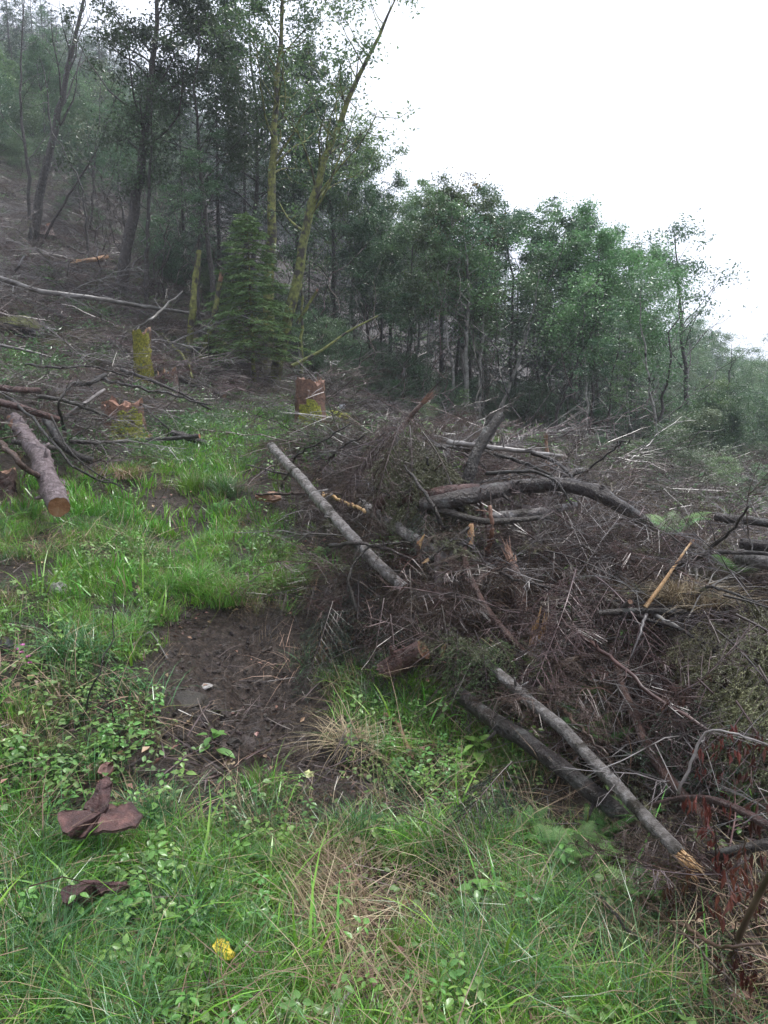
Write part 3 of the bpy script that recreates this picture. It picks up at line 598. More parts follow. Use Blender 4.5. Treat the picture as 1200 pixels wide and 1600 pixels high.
def deciduous(path, r0, crown=(.35, 1.0), nlimb=22, limb=.33, nleaf=9000, leaf=.11, spreadup=.7, stems=None, mb=None, lb=None, tw=3, cl_r=.35, thin=1.0, limbdir=None, k0=8):
    """path: trunk points in metres from the base; limbs come off it between the two crown fractions"""
    mb = mb or MB(); lb = lb or MB()
    path = np.asarray(path, float); Ht = np.linalg.norm(path[-1] - path[0]); n_ = len(path); t = np.linspace(0, 1, n_)
    rad = r0 * (1 - t) ** .8 * .9 + r0 * .08; rad[0] *= 1.35
    mb.tube(path, rad, k0, jit=.04, cap=True)
    tips = []
    for k in range(nlimb):
        s = crown[0] + (crown[1] - crown[0]) * (k + rng.random()) / nlimb * .97; p = along(path, s); a = rng.uniform(0, 2 * math.pi)
        L = Ht * limb * (1.1 - .75 * ((s - crown[0]) / (1.001 - crown[0])) ** 1.3) * rng.uniform(.6, 1.15)
        u_ = spreadup * rng.uniform(.5, 1.3)
        d = np.array((math.cos(a), math.sin(a), u_))
        if limbdir is not None: d = d * .7 + np.array(limbdir) * .7
        Q, dl = wander(p, d, L, 6, .16, .05)
        rr = r0 * .34 * (1.15 - s); mb.tube(Q, rr * (1 - np.linspace(0, 1, 7) * .8), 5, cap=False)
        for j in range(tw):
            w_ = rng.uniform(.3, 1); pp = along(Q, w_); dd = dl * .6 + rng.normal(size=3) * .6; l2 = L * rng.uniform(.25, .5)
            q2, d3 = wander(pp, dd, l2, 4, .2, .05); mb.tube(q2, rr * .35 * (1 - np.linspace(0, 1, 5) * .75), 4, cap=False); tips.append((q2, l2))
            for i in range(2):
                pp3 = along(q2, rng.uniform(.3, .95)); q3, _ = wander(pp3, d3 + rng.normal(size=3) * .7, l2 * .6, 3, .25); mb.tube(q3, rr * .16 * (1 - np.linspace(0, 1, 4) * .6), 3, cap=False); tips.append((q3, l2 * .6))
    if nleaf:
        per = max(1, nleaf // len(tips)); C = []
        for q, l2 in tips:
            if rng.random() > thin: continue
            m_ = int(per * rng.uniform(.3, 1.9)); w_ = rng.uniform(.15, 1.05, m_)
            i = np.clip(w_ * (len(q) - 1), 0, len(q) - 1.001); a = q[i.astype(int)] + (q[i.astype(int) + 1] - q[i.astype(int)]) * (i % 1)[:, None]
            C.append(a + rng.normal(size=(m_, 3)) * cl_r * (.3 + .5 * rng.random()) * np.array((1, 1, .6)))
        C = np.concatenate(C); D = rng.normal(size=C.shape) * (1, 1, .6) + (0, 0, -.35)
        lb.rhombs(C, D, leaf * rng.uniform(.6, 1.25, len(C)), leaf * rng.uniform(.35, .6, len(C)), N=rng.normal(size=C.shape) * .55 + (0, 0, 1), fold=.12)
    return mb, lb
def spruce(Ht=10, r0=.13, rad=2.0, nb=80, start=.08, need=11, droop=.45, ns=.11, full=1.0, dead_low=.0, tws=12):
    mb = MB(); lb = MB(); P = np.stack((.05 * rng.normal(size=14).cumsum() * .3, .05 * rng.normal(size=14).cumsum() * .3, np.linspace(0, Ht, 14)), -1)
    mb.tube(P, r0 * (1 - np.linspace(0, 1, 14) * .95), 8, jit=.03)
    C = []; D = []; Ls = []
    for k in range(nb):
        s = start + (1 - start) * (k + rng.random()) / nb; p = along(P, s); a = k * 2.399 + rng.normal() * .3; L = rad * (1 - s) ** .8 * rng.uniform(.65, 1.15) + .12
        n_ = 6; t = np.linspace(0, 1, n_); up = .25 * (s - .3)
        Q = p + np.stack((np.cos(a) * t, np.sin(a) * t, up * t - droop * t * t + .22 * t ** 3), -1) * L + rng.normal(size=(n_, 3)) * .02 * L
        mb.tube(Q, (.012 + .008 * L) * (1 - t * .8), 4, cap=False)
        dead = s < dead_low
        nt2 = int(tws * (.5 + L / rad))
        for j in range(nt2):
            w_ = rng.uniform(.15, 1.0); pp = along(Q, w_); sg = 1 if j % 2 else -1; l2 = L * .38 * (1.2 - w_) * rng.uniform(.6, 1.2) + .08; b_ = a + sg * R(rng.uniform(35, 65))
            d = np.array((math.cos(b_), math.sin(b_), -.25 - .5 * droop * rng.random()))
            q = np.array([pp, pp + d * l2 * .5, pp + d * l2 + (0, 0, -.12 * l2)])
            mb.tube(q, [.006, .004, .002], 3, cap=False)
            if dead: continue
            m_ = int(need * full * (.5 + l2 / (rad * .3))); w2 = rng.random(m_)[:, None]; C.append(q[0] * (1 - w2) + q[2] * w2); D.append(d * .8 + rng.normal(size=(m_, 3)) * (.6, .6, .35)); Ls.append(np.full(m_, ns))
    C = np.concatenate(C); D = np.concatenate(D); Ls = np.concatenate(Ls) * rng.uniform(.6, 1.3, len(C))
    lb.rhombs(C, D, Ls, Ls * .2, fold=.1)
    return mb, lb

def straight(Ht, wob=.25, lean=(0, 0), n_=16):
    P = np.zeros((n_, 3)); P[:, 2] = np.linspace(0, Ht, n_); w1 = np.cumsum(rng.normal(size=(n_, 2)) * wob * .25, axis=0); w1 -= w1[0]; P[:, :2] = w1 + np.linspace(0, 1, n_)[:, None] * np.array(lean); return P
LIB = {}
def lib(key, trunk_crown, mt, mc):
    a, b = trunk_crown; LIB[key] = (a.mesh(key + '_trunk', mt, True), b.mesh(key + '_crown', mc, False))
for i in range(3): lib('broad%d' % i, deciduous(straight(10), .11, (.38, 1), 28, .34, 27000, .12, .8, tw=4, cl_r=.27, thin=.68), m_barkb if i == 1 else m_bark, [m_leaf, m_leaf2, m_leaf][i])
for i in range(2): lib('bright%d' % i, deciduous(straight(9), .08, (.35, 1), 28, .40, 28000, .11, 1.0, tw=4, cl_r=.28, thin=.75), m_bark, m_leafb if i == 0 else m_leaf2)
for i in range(3): lib('slim%d' % i, deciduous(straight(10, .4), .065, (.45, 1), 14, .16, 3600, .10, .9, cl_r=.22), [m_barkb, m_bark, m_bark][i], [m_leaf2, m_leaf, m_leaf][i])
for i in range(2): lib('sparse%d' % i, deciduous(straight(10, .5, (.6, 0)), .09, (.3, 1), 13, .24, 2300, .10, .9, thin=.7, cl_r=.26), m_bark, m_leaf)
lib('autumn', deciduous(straight(10), .10, (.45, 1), 20, .22, 7000, .11, .9), m_bark, m_leafo)
for i in range(2): lib('bush%d' % i, deciduous(straight(3.5, .4), .035, (.05, 1), 22, .42, 6500, .075, .6, cl_r=.25), m_bark, [m_leaf2, m_palel][i])
for i in range(3): lib('spruce%d' % i, spruce(11, .15, 2.3, 95, .06, 15, .5, .13, dead_low=.16), m_bark, m_needle)
lib('younggreen', spruce(5.6, .05, 1.35, 90, .22, 20, .5, .095, tws=14), m_mossb, m_needb)
for i in range(2): lib('smallspruce%d' % i, spruce(4.5, .05, 1.3, 60, .05, 12, .4, .09), m_bark, m_needle if i else m_needb)
lib('far_spruce', spruce(12, .15, 2.2, 46, .1, 7, .5, .32, tws=5), m_bark, m_needle)

def place(key, name, label, cat, x, y, ht, href, rot=None, group=None, wide=1.0, sink=.08, mats=None):
    z = h1(x, y) - sink; e = empty(name, (x, y, z), label, cat, group)
    s = ht / href; wide = wide * 1.25; e.rotation_euler = (rng.normal() * .02, rng.normal() * .02, rng.uniform(0, 6.28) if rot is None else rot)
    e.scale = (s * wide, s * wide, s)
    link('trunk', LIB[key][0], e); link('crown', LIB[key][1], e); return e
def tree_at(key, label, u, Y, vtop, cat='tree', name='tree', group=None, wide=1.0, rot=None):
    """stands at photo column u, Y metres ahead, its top reaching photo row vtop"""
    # place on the ground, then height from the row of the top
    x = (u - 600) / F * Y * 1.0; zg = h1(x, Y); d = ray(u, 700)
    x = at(u, pix(x, Y, zg)[1], Y)[0]; zg = h1(x, Y)
    vb = pix(x, Y, zg)[1]; top = at(u, vtop, Y); ht = max(top[2] - zg, 1.0)
    href = {'spruce0':11,'spruce1':11,'spruce2':11,'younggreen':5.6,'smallspruce0':4.5,'smallspruce1':4.5,'bright0':9.6,'bright1':9.6,'bush0':4.2,'bush1':4.2}.get(key, 10.8)
    return place(key, name, label, cat, x, Y, ht, href, rot, group, wide)

# trees read one by one from the photograph: library key, label, column, distance, row of the top, extra
GT = 'trees of the wood edge'
T = [
 # right-hand stand, front row
 ('slim0','slender pale barked birch standing alone in front of the wood, directly behind the brush heap','birch_tree','birch',690,19.5,262,.9),
 ('broad1','white stemmed leafy birch with twin looking pale trunk behind the leaning dark branch','birch_tree','birch',735,21,270,.8),
 ('slim1','thin dark stemmed tree next to the white stemmed birch at the wood edge','tree','tree',772,21.5,268,1.1),
 ('autumn','tall tree with orange autumn leaves in its top above the birches','tree','tree',712,22.5,268,.8),
 ('broad0','dense round dark green tree in the middle of the wood edge above the arched log','tree','tree',800,23.5,285,.8),
 ('slim2','thin leaning tree in shade between the round dark tree and the bright green crowns','tree','tree',838,20.5,330,1.2),
 ('bright1','light green tree with a feathery top in the middle of the wood edge','tree','tree',850,24,322,.8),
 ('bright0','bright green full crown standing out at the outer end of the wood','tree','tree',935,22,352,.95),
 ('bright0','bright green crown reaching furthest toward the open sky at the end of the wood','tree','tree',978,23.5,378,.75),
 ('broad2','dark crown between the light feathery tree and the bright green crowns','tree','tree',893,25.5,338,.8),
 ('slim1','thin bare stemmed tree in front of the bright green crowns','tree','tree',905,18.5,430,1.0),
 ('slim2','slim dark stem standing behind the end of the arched log','tree','tree',950,17.5,440,1.1),
 ('slim0','thin forked pale stem at the open end of the wood','tree','tree',978,16.5,500,1.1),
 ('broad0','dark tree behind the tangle of dead spruce boughs','tree','tree',640,24,300,.8),
 ('broad2','leafy tree between the mossy leaning trunk and the lone pale birch','tree','tree',602,25,282,.7),
 ('bright1','light green crown rising behind the lone pale birch','tree','tree',655,30,290,.8),
 ('slim2','thin shaded tree behind the mossy boulder','tree','tree',628,20.5,420,1.3),
 # right-hand stand, rows behind
 ('spruce0','dark spruce in the shade behind the round dark tree','spruce_tree','spruce',760,27,330,.9),
 ('spruce1','dark spruce whose spire shows above the light green tree','spruce_tree','spruce',848,29,306,.7),
 ('spruce2','dark spruce deep in the wood behind the lone pale birch','spruce_tree','spruce',690,29,330,1.0),
 ('spruce0','dark spruce in the shade below the bright green crowns','spruce_tree','spruce',905,28,400,1.0),
 ('spruce1','dark spruce filling the gap behind the arched log','spruce_tree','spruce',800,25,400,1.0),
 ('spruce2','dark spruce at the outer end of the wood under the bright crowns','spruce_tree','spruce',960,27,440,.9),
 ('spruce1','dark spruce behind the dead spruce tangle','spruce_tree','spruce',610,29,360,1.1),
 ('spruce0','dark low spruce behind the white stemmed birch','spruce_tree','spruce',740,24,470,1.3),
 ('spruce2','low spruce in deep shade behind the thin stems of the right stand','spruce_tree','spruce',860,22.5,500,1.3),
 ('spruce1','low spruce with drooping boughs at the open end of the wood','spruce_tree','spruce',925,19.5,540,1.3),
 ('spruce0','broad low spruce at the very end of the wood edge','spruce_tree','spruce',985,20,560,1.2),
 ('smallspruce0','small fresh green spruce at the foot of the pale birches','spruce_tree','spruce',722,17.8,600,1.0),
 ('smallspruce1','small dark spruce right of the lone birch foot','spruce_tree','spruce',655,20,560,1.2),
 # left-hand stand
 ('younggreen','bright green young spruce with bare lower stem at the edge of the left stand','spruce_tree','spruce',397,17.5,328,1.3),
 ('spruce1','broad dark spruce with drooping boughs right of the mossy leaning trunk','spruce_tree','spruce',520,22,395,1.3),
 ('spruce0','grey green spruce directly behind the mossy stump','spruce_tree','spruce',478,24,370,1.1),
 ('spruce2','tall black green spruce in the centre of the left stand','spruce_tree','spruce',345,25,85,.75),
 ('spruce0','tall dark spruce behind the young bright spruce','spruce_tree','spruce',385,28,120,.9),
 ('spruce1','tall dark spruce beside the dark two stemmed tree','spruce_tree','spruce',290,27,150,.9),
 ('spruce2','dark spruce standing behind the broken mossy poles','spruce_tree','spruce',315,31,230,1.0),
 ('spruce0','dark spruce left of the tall two stemmed tree','spruce_tree','spruce',250,33,240,.9),
 ('broad0','large dark leafed tree arching over the left stand','tree','tree',330,21.5,-60,.72),
 ('broad2','tall dark leafed tree whose crown runs out of the top of the view','tree','tree',385,24,-80,.7),
 ('broad0','dark glossy leafed tree behind the tall mossy trunk','tree','tree',470,26,60,.7),
 ('broad2','full leafed tree right of the leaning mossy trunk','tree','tree',525,25.5,140,.75),
 ('broad1','leafy tree forming the right shoulder of the left stand','tree','tree',560,27,195,.75),
 ('broad0','lower dark tree under the shoulder of the left stand','tree','tree',575,24,330,.9),
 ('slim2','thin dark stemmed sapling beside the young bright spruce','tree','tree',318,19.5,180,1.1),
 ('slim1','thin tree with a light crown left of the dark two stemmed tree','tree','tree',205,30,150,1.3),
 ('broad2','leafy green tree behind the bare forked sapling','tree','tree',195,36,130,.8),
 ('bright1','misty pale green tree on the upper slope, nearest the bare leaning tree','tree','tree',70,44,60,.9),
 ('bright1','misty pale green tree in the middle of the upper slope','tree','tree',130,42,150,.9),
 ('spruce1','misty dark spruce on the upper slope behind the pale trees','spruce_tree','spruce',30,46,60,1.1),
 ('bright1','hazy leafy tree at the outer edge of the upper slope','tree','tree',5,42,90,1.0),
 ('spruce2','hazy spruce low on the upper slope behind the bare leaning tree','spruce_tree','spruce',100,48,170,1.1),
 ('spruce0','hazy spruce behind the thin sapling clump on the slope','spruce_tree','spruce',160,45,210,1.1),
 ('broad2','shaded bushy tree above the dark hollow','tree','tree',235,38,270,1.0),
 ('spruce1','hazy spruce behind the crooked sapling on the upper slope','spruce_tree','spruce',215,42,190,1.1),
 ('broad2','hazy leafy tree behind the bare leaning tree on the upper slope','tree','tree',50,50,90,1.1),
 ('bright1','hazy pale tree right of the bare leaning tree','tree','tree',165,50,170,1.1),
 ('bush0','low dark bush on the upper slope behind the bare leaning tree','bush','bush',120,38,270,1.3),
 ('bush0','low bush on the upper slope at the left edge','bush','bush',20,38,210,1.3),
 ('broad0','leafy tree half hidden behind the dark two stemmed tree','tree','tree',150,34,190,1.0),
 ('spruce2','spruce standing between the bare leaning tree and the two stemmed tree','spruce_tree','spruce',125,33,230,1.0),
 ('bush0','bush above the torn orange butt','bush','bush',150,31,330,1.2),
 ('bush0','bush beside the foot of the bare leaning tree','bush','bush',95,30,310,1.2),
 # far right
 ('sparse1','small open crowned tree by the outer end of the wood','tree','tree',1012,17.5,430,1.1),
 ('sparse0','airy tree on the far slope with two thin stems','tree','tree',1135,30,512,1.0),
 ('sparse1','airy tree at the outermost end of the far slope','tree','tree',1185,28,495,1.2),
 ('sparse1','overhanging tree just outside the picture whose twigs reach in from the side','tree','tree',1268,15,205,.9),
 ('bush1','pale leaved rowan bush in front of the far slope','rowan_bush','bush',1068,14.5,612,1.15),
 ('bush0','green bush beside the pale leaved rowan','bush','bush',1035,15.5,640,1.0),
 ('bush0','low dark bush at the outer foot of the pale rowan','bush','bush',1105,16,690,1.0),
 ('smallspruce0','small spruce behind the pale rowan bush','spruce_tree','spruce',1060,20,640,1.0),
 ('smallspruce1','small hazy spruce on the far slope below the airy trees','spruce_tree','spruce',1160,34,640,1.3),
 ('spruce2','hazy spruce on the far ridge behind the lone airy tree','spruce_tree','spruce',1075,50,560,.9),
 ('bush0','bush at the foot of the far slope below the outermost airy tree','bush','bush',1185,22,720,1.0),
 ('spruce0','small hazy spruce on the ridge just beyond the lone airy tree','spruce_tree','spruce',1105,46,575,1.2),
 ('broad2','hazy round bush tree on the bare ridge right of the lone airy tree','tree','tree',1040,42,560,1.0),
 ('spruce1','hazy spruce low on the far slope, nearest the outer edge','spruce_tree','spruce',1195,42,640,1.2),
 ('bush1','pale bush half way down the far slope','bush','bush',1120,24,680,1.2),
 ('bush0','bush on the far slope beneath the two stemmed airy tree','bush','bush',1145,26,655,1.2),
 # undergrowth before the wood
 ('bush0','low green shrub right behind the far end of the arched log','bush','bush',985,12.5,722,1.0),
 ('bush0','green shrub behind the heap under the bright green crowns','bush','bush',925,14.5,690,1.1),
 ('bush1','pale leafy shrub at the back of the heap below the pale rowan','bush','bush',1075,12,728,1.1),
 ('bush0','shrub at the back of the heap before the far slope','bush','bush',1130,12.5,738,1.1),
 ('bush0','leafy shrub at the outer edge behind the black wet pole','bush','bush',1190,11,735,1.1),
 ('bush0','low shrub behind the heap between the dry reddish snag and the bright crowns','bush','bush',880,15,678,1.0),

 ('bush0','low leafy shrub under the lone pale birch','bush','bush',668,17.5,655,1.1),
 ('bush0','low shrub under the broad dark spruce','bush','bush',560,19,600,1.1),
 ('bush0','dark shrub between the birches and the dark spruce','bush','bush',625,18.5,575,1.0),
 ('bush0','dark leafy shrub in the shade behind the broken mossy poles','bush','bush',330,24,400,1.1),
 ('bush0','leafy shrub beside the dark hollow on the left slope','bush','bush',270,26,410,.9),
]
for key, label, nm, cat, u, Y, vt, wd in T: tree_at(key, label, u, Y, vt, cat, nm, None, wd)

def own_tree(name, label, cat, pts, r0, mt, mc, **kw):
    """a tree whose trunk follows points of the photograph at one distance: pts = [(u, v, Y)]"""
    base = at(*pts[0]); z = h1(base[0], base[1]) - .1
    P = np.array([at(*p) for p in pts]); P[:, 2] += 0
    P[0, 2] = z; o = P[0].copy(); P = P - o
    path = smooth_path(P, 20, .02)
    a, b = deciduous(path, r0, **kw); e = empty(name, o, label, cat)
    link('trunk', a.mesh(name + '_trunk', mt, True), e)
    if kw.get('nleaf', 1): link('crown', b.mesh(name + '_crown', mc, False), e)
    return e, o
own_tree('bare_tree', 'dark bare leaning tree with long thin twigs fanning right on the upper slope', 'tree', [(52,388,26),(62,300,26),(88,200,26),(105,110,26),(125,30,26),(142,-60,26)], .17, m_bark, m_leaf, crown=(.35,1), nlimb=13, limb=.30, nleaf=420, leaf=.09, spreadup=1.2, limbdir=(.7,0,.9), thin=.5)
own_tree('bare_sapling', 'thin bare sapling left of the dark leaning tree', 'tree', [(50,385,25.5),(42,250,25.5),(30,150,25.5),(36,60,25.5),(38,-40,25.5)], .07, m_bark, m_leaf, crown=(.3,1), nlimb=8, limb=.22, nleaf=160, leaf=.08, spreadup=1.3, thin=.4)
own_tree('slanting_sapling', 'bare sapling slanting right across the gap of the left slope', 'tree', [(60,365,25.7),(100,315,25.7),(150,240,25.7),(178,165,25.7),(195,110,25.7)], .05, m_bark, m_palel, crown=(.4,1), nlimb=8, limb=.2, nleaf=420, leaf=.1, spreadup=.8)
own_tree('forked_sapling', 'thin forked bare sapling between the leaning tree and the dark stand', 'tree', [(142,392,24.5),(128,290,24.5),(90,220,24.5),(60,165,24.5)], .045, m_bark, m_leaf, crown=(.3,1), nlimb=7, limb=.25, nleaf=200, leaf=.08, spreadup=1.0)
own_tree('crooked_sapling', 'crooked sapling with a few pale leaves on the upper slope', 'tree', [(138,310,30),(150,220,30),(158,160,30),(156,105,30)], .05, m_bark, m_palel, crown=(.3,1), nlimb=9, limb=.3, nleaf=900, leaf=.1, spreadup=.8)
own_tree('dark_tree', 'tall dark two stemmed tree with mossy foot above the dark hollow', 'tree', [(183,462,21.5),(205,350,21.5),(222,250,21.5),(236,120,21.5),(248,0,21.5),(252,-90,21.5)], .18, m_bark, m_leaf, crown=(.4,1), nlimb=26, limb=.26, nleaf=11000, leaf=.10, spreadup=.7, cl_r=.3, thin=.8)
own_tree('thin_straight_tree', 'thin straight grey stem just right of the dark two stemmed tree', 'tree', [(228,470,21),(230,360,21),(236,240,21),(240,120,21)], .075, m_bark, m_leaf, crown=(.45,1), nlimb=12, limb=.2, nleaf=2200, leaf=.09)
own_tree('mossy_tree', 'straight yellow mossed trunk rising behind the young bright spruce', 'tree', [(415,595,20),(420,400,20),(427,230,20),(433,120,20),(442,0,20),(448,-60,20)], .17, m_mossb, m_leaf2, crown=(.5,1), nlimb=24, limb=.24, nleaf=7500, leaf=.10, spreadup=.9, cl_r=.28, thin=.75)
own_tree('leaning_mossy_tree', 'yellow mossed trunk leaning right from a bent foot near the mossy stump', 'tree', [(424,600,18.2),(440,540,18.2),(460,470,18.2),(472,390,18.2),(492,300,18.2),(518,220,18.2),(560,125,18.2),(592,55,18.2),(622,-10,18.2)], .15, m_mossb, m_leaf2, crown=(.38,1), nlimb=20, limb=.24, nleaf=3600, leaf=.10, spreadup=1.0, cl_r=.3, thin=.75)
own_tree('pale_stem_tree', 'thin mossy stem right of the leaning mossed trunk foot', 'tree', [(470,600,19),(470,520,19),(472,440,19),(476,330,19)], .05, m_mossb, m_leaf, crown=(.5,1), nlimb=9, limb=.2, nleaf=700, leaf=.09)
own_tree('twin_birch', 'pale birch with a second stem close behind the lone birch', 'birch', [(731,705,19.5),(728,560,19.5),(734,440,19.5),(722,330,19.5)], .075, m_barkb, m_leaf, crown=(.5,1), nlimb=12, limb=.2, nleaf=1800, leaf=.1)
own_tree('bent_pale_tree', 'pale bent stem slanting up to the right in the middle of the wood edge', 'tree', [(775,720,19.5),(782,640,19.5),(812,560,19.5),(835,480,19.5),(842,420,19.5)], .06, m_barkb, m_leaf, crown=(.4,1), nlimb=10, limb=.24, nleaf=1500, leaf=.1)
own_tree('tilted_thin_tree', 'thin dark stem tilted right near the middle of the right stand', 'tree', [(855,715,18.5),(872,640,18.5),(905,560,18.5),(940,480,18.5)], .05, m_bark, m_leaf, crown=(.4,1), nlimb=10, limb=.24, nleaf=1500, leaf=.1)
own_tree('fork_stem_tree', 'slim forked stem with sparse leaves at the end of the wood, beside the pale rowan', 'tree', [(1030,745,16),(1026,660,16),(1012,600,16),(1003,510,16),(1000,430,16)], .045, m_barkb, m_leaf, crown=(.3,1), nlimb=11, limb=.22, nleaf=1300, leaf=.08)

own_tree('lone_tree', 'lone airy tree with an open crown standing apart in front of the white sky', 'tree', [(1080,640,24),(1074,590,24),(1064,530,24),(1062,460,24),(1058,400,24),(1052,352,24)], .10, m_bark, m_leaf, crown=(.34,1), nlimb=17, limb=.26, nleaf=3000, leaf=.11, spreadup=1.3, cl_r=.3, thin=.8)

own_tree('pale_birch', 'pale slim birch trunk between the twin birch and the bent pale stem', 'birch', [(752,700,20),(750,600,20),(756,500,20),(752,390,20)], .06, m_barkb, m_leaf2, crown=(.55,1), nlimb=10, limb=.2, nleaf=2500, leaf=.09)
own_tree('pale_birch', 'pale crooked birch trunk just left of the lone birch', 'birch', [(668,690,21),(662,600,21),(672,500,21),(664,380,21)], .05, m_barkb, m_leaf2, crown=(.55,1), nlimb=10, limb=.2, nleaf=2500, leaf=.09)
own_tree('pale_birch', 'pale birch trunk under the bright green crowns', 'birch', [(915,720,18.5),(918,620,18.5),(910,520,18.5),(918,440,18.5)], .045, m_barkb, m_leafb, crown=(.55,1), nlimb=10, limb=.2, nleaf=2500, leaf=.09)
# the far wood on the misty hillside, seen as one mass
def far_wood():
    n_ = 1900; r = np.exp(rng.uniform(math.log(58), math.log(240), n_)); th = R(1) * rng.uniform(-50, 40, n_); x = r * np.sin(th); y = r * np.cos(th); z = H(x, y); k_ = (th < R(9)) | (r < 125); x, y, z, th = x[k_], y[k_], z[k_], th[k_]; n_ = len(x)
    p = proto('far_spruce', MB_join(LIB['far_spruce']), [m_bark, m_needle])
    q = proto('far_leafy', MB_join(LIB['slim1']), [m_bark, m_leaf])
    scatter('far_wood', [p, p, q], np.stack((x, y, z - .2), -1), np.stack((np.zeros(n_), np.zeros(n_), rng.uniform(0, 6.28, n_)), -1), np.where(th > R(9), rng.uniform(.25, .42, n_), rng.uniform(.5, 1.0, n_)))
def MB_join(pair):
    b = MB()
    for i, me in enumerate(pair):
        V = np.empty(len(me.vertices) * 3); me.vertices.foreach_get('co', V); V = V.reshape(-1, 3)
        lt = np.empty(len(me.polygons), np.int32); me.polygons.foreach_get('loop_total', lt); ls = np.empty(len(me.polygons), np.int32); me.polygons.foreach_get('loop_start', ls)
        li = np.empty(len(me.loops), np.int32); me.loops.foreach_get('vertex_index', li); o = b.n; b.v.append(V); b.n += len(V)
        for k in (3, 4):
            s = ls[lt == k]
            if len(s): b.f.append(li[s[:, None] + np.arange(k)[None]] + o); b.m.append(np.full(len(s), i))
    return b
far_wood()

# thin brushwood stems inside the wood edge: too many and too fine to tell apart
def brushwood():
    ps = []
    for k in range(4):
        b, _ = deciduous(straight(3.5, .5, (rng.normal() * .6, rng.normal() * .6)), .018, (.15, 1), 9, .3, 0, tw=2, k0=4); ps.append(proto('brush_stem', b, m_twig if k % 2 else m_bark))
    n_ = 520; x = rng.uniform(-13, 10, n_); y = rng.uniform(17.5, 32, n_); z = H(x, y); u, v = pix(x, y, z)
    k = (u > 150) & (u < 1010) & ((y > 21) | (u > 470)); x, y, z = x[k], y[k], z[k]
    scatter('brushwood', ps, np.stack((x, y, z - .05), -1), norm_rot(len(x), .15), rng.uniform(.5, 1.4, len(x)))
    fp = [proto('forest_floor_shrub', MB_join(LIB['bush0']), [m_bark, m_leaf])]
    n_ = 620; x = rng.uniform(-13, 10, n_); y = rng.uniform(19, 38, n_); z = H(x, y); u, v = pix(x, y, z); k = (u > 230) & (u < 1010) & ((y > 23) | (u > 480)); x, y, z = x[k], y[k], z[k]
    scatter('shaded_undergrowth', fp, np.stack((x, y, z - .1), -1), norm_rot(len(x), .1), rng.uniform(.15, .6, len(x)))
brushwood()
def scrub():
    n_ = 520; r = np.exp(rng.uniform(math.log(24), math.log(130), n_)); th = R(1) * rng.uniform(13, 44, n_); x = r * np.sin(th); y = r * np.cos(th); z = H(x, y)
    scatter('hillside_scrub', [proto('scrub', MB_join(LIB['bush%d' % i]), [m_bark, m_]) for i, m_ in ((0, m_leaf2), (1, m_leaf))], np.stack((x, y, z - .15), -1), norm_rot(n_, .08), rng.uniform(.3, .9, n_) * np.clip(r / 40, .8, 2.2))
    n_ = 170; r = np.exp(rng.uniform(math.log(38), math.log(95), n_)); th = R(1) * rng.uniform(-42, -14, n_); x = r * np.sin(th); y = r * np.cos(th); z = H(x, y)
    scatter('upper_slope_scrub', [proto('scrub', MB_join(LIB['bush%d' % i]), [m_bark, m_]) for i, m_ in ((0, m_leaf2), (0, m_leaf))], np.stack((x, y, z - .15), -1), norm_rot(n_, .08), rng.uniform(.3, 1.2, n_) * np.clip(r / 40, .8, 2.2))
scrub()

# ------------------------------------------------------------------ haze
b = MB(); X0, X1, Y0, Y1, Z0, Z1 = -348, 348, -348, 348, GZ[0] - 1, max(GZ[1], 0) + 12
# corners of a closed box round the whole scene
V = [(x, y, z) for z in (Z0, Z1) for y in (Y0, Y1) for x in (X0, X1)]
b.add(V, [(0, 2, 3, 1), (4, 5, 7, 6), (0, 1, 5, 4), (2, 6, 7, 3), (0, 4, 6, 2), (1, 3, 7, 5)])
mh = bpy.data.materials.new('mist'); mh.use_nodes = True; mh.node_tree.nodes.clear()
pv = mh.node_tree.nodes.new('ShaderNodeVolumePrincipled'); oo = mh.node_tree.nodes.new('ShaderNodeOutputMaterial')
pv.inputs['Color'].default_value = (.88, .93, 1.0, 1); pv.inputs['Density'].default_value = .0014; pv.inputs['Anisotropy'].default_value = .1
mh.node_tree.links.new(pv.outputs[0], oo.inputs['Volume'])
tag(link('haze', b.mesh('haze', mh, False)), kind='stuff')
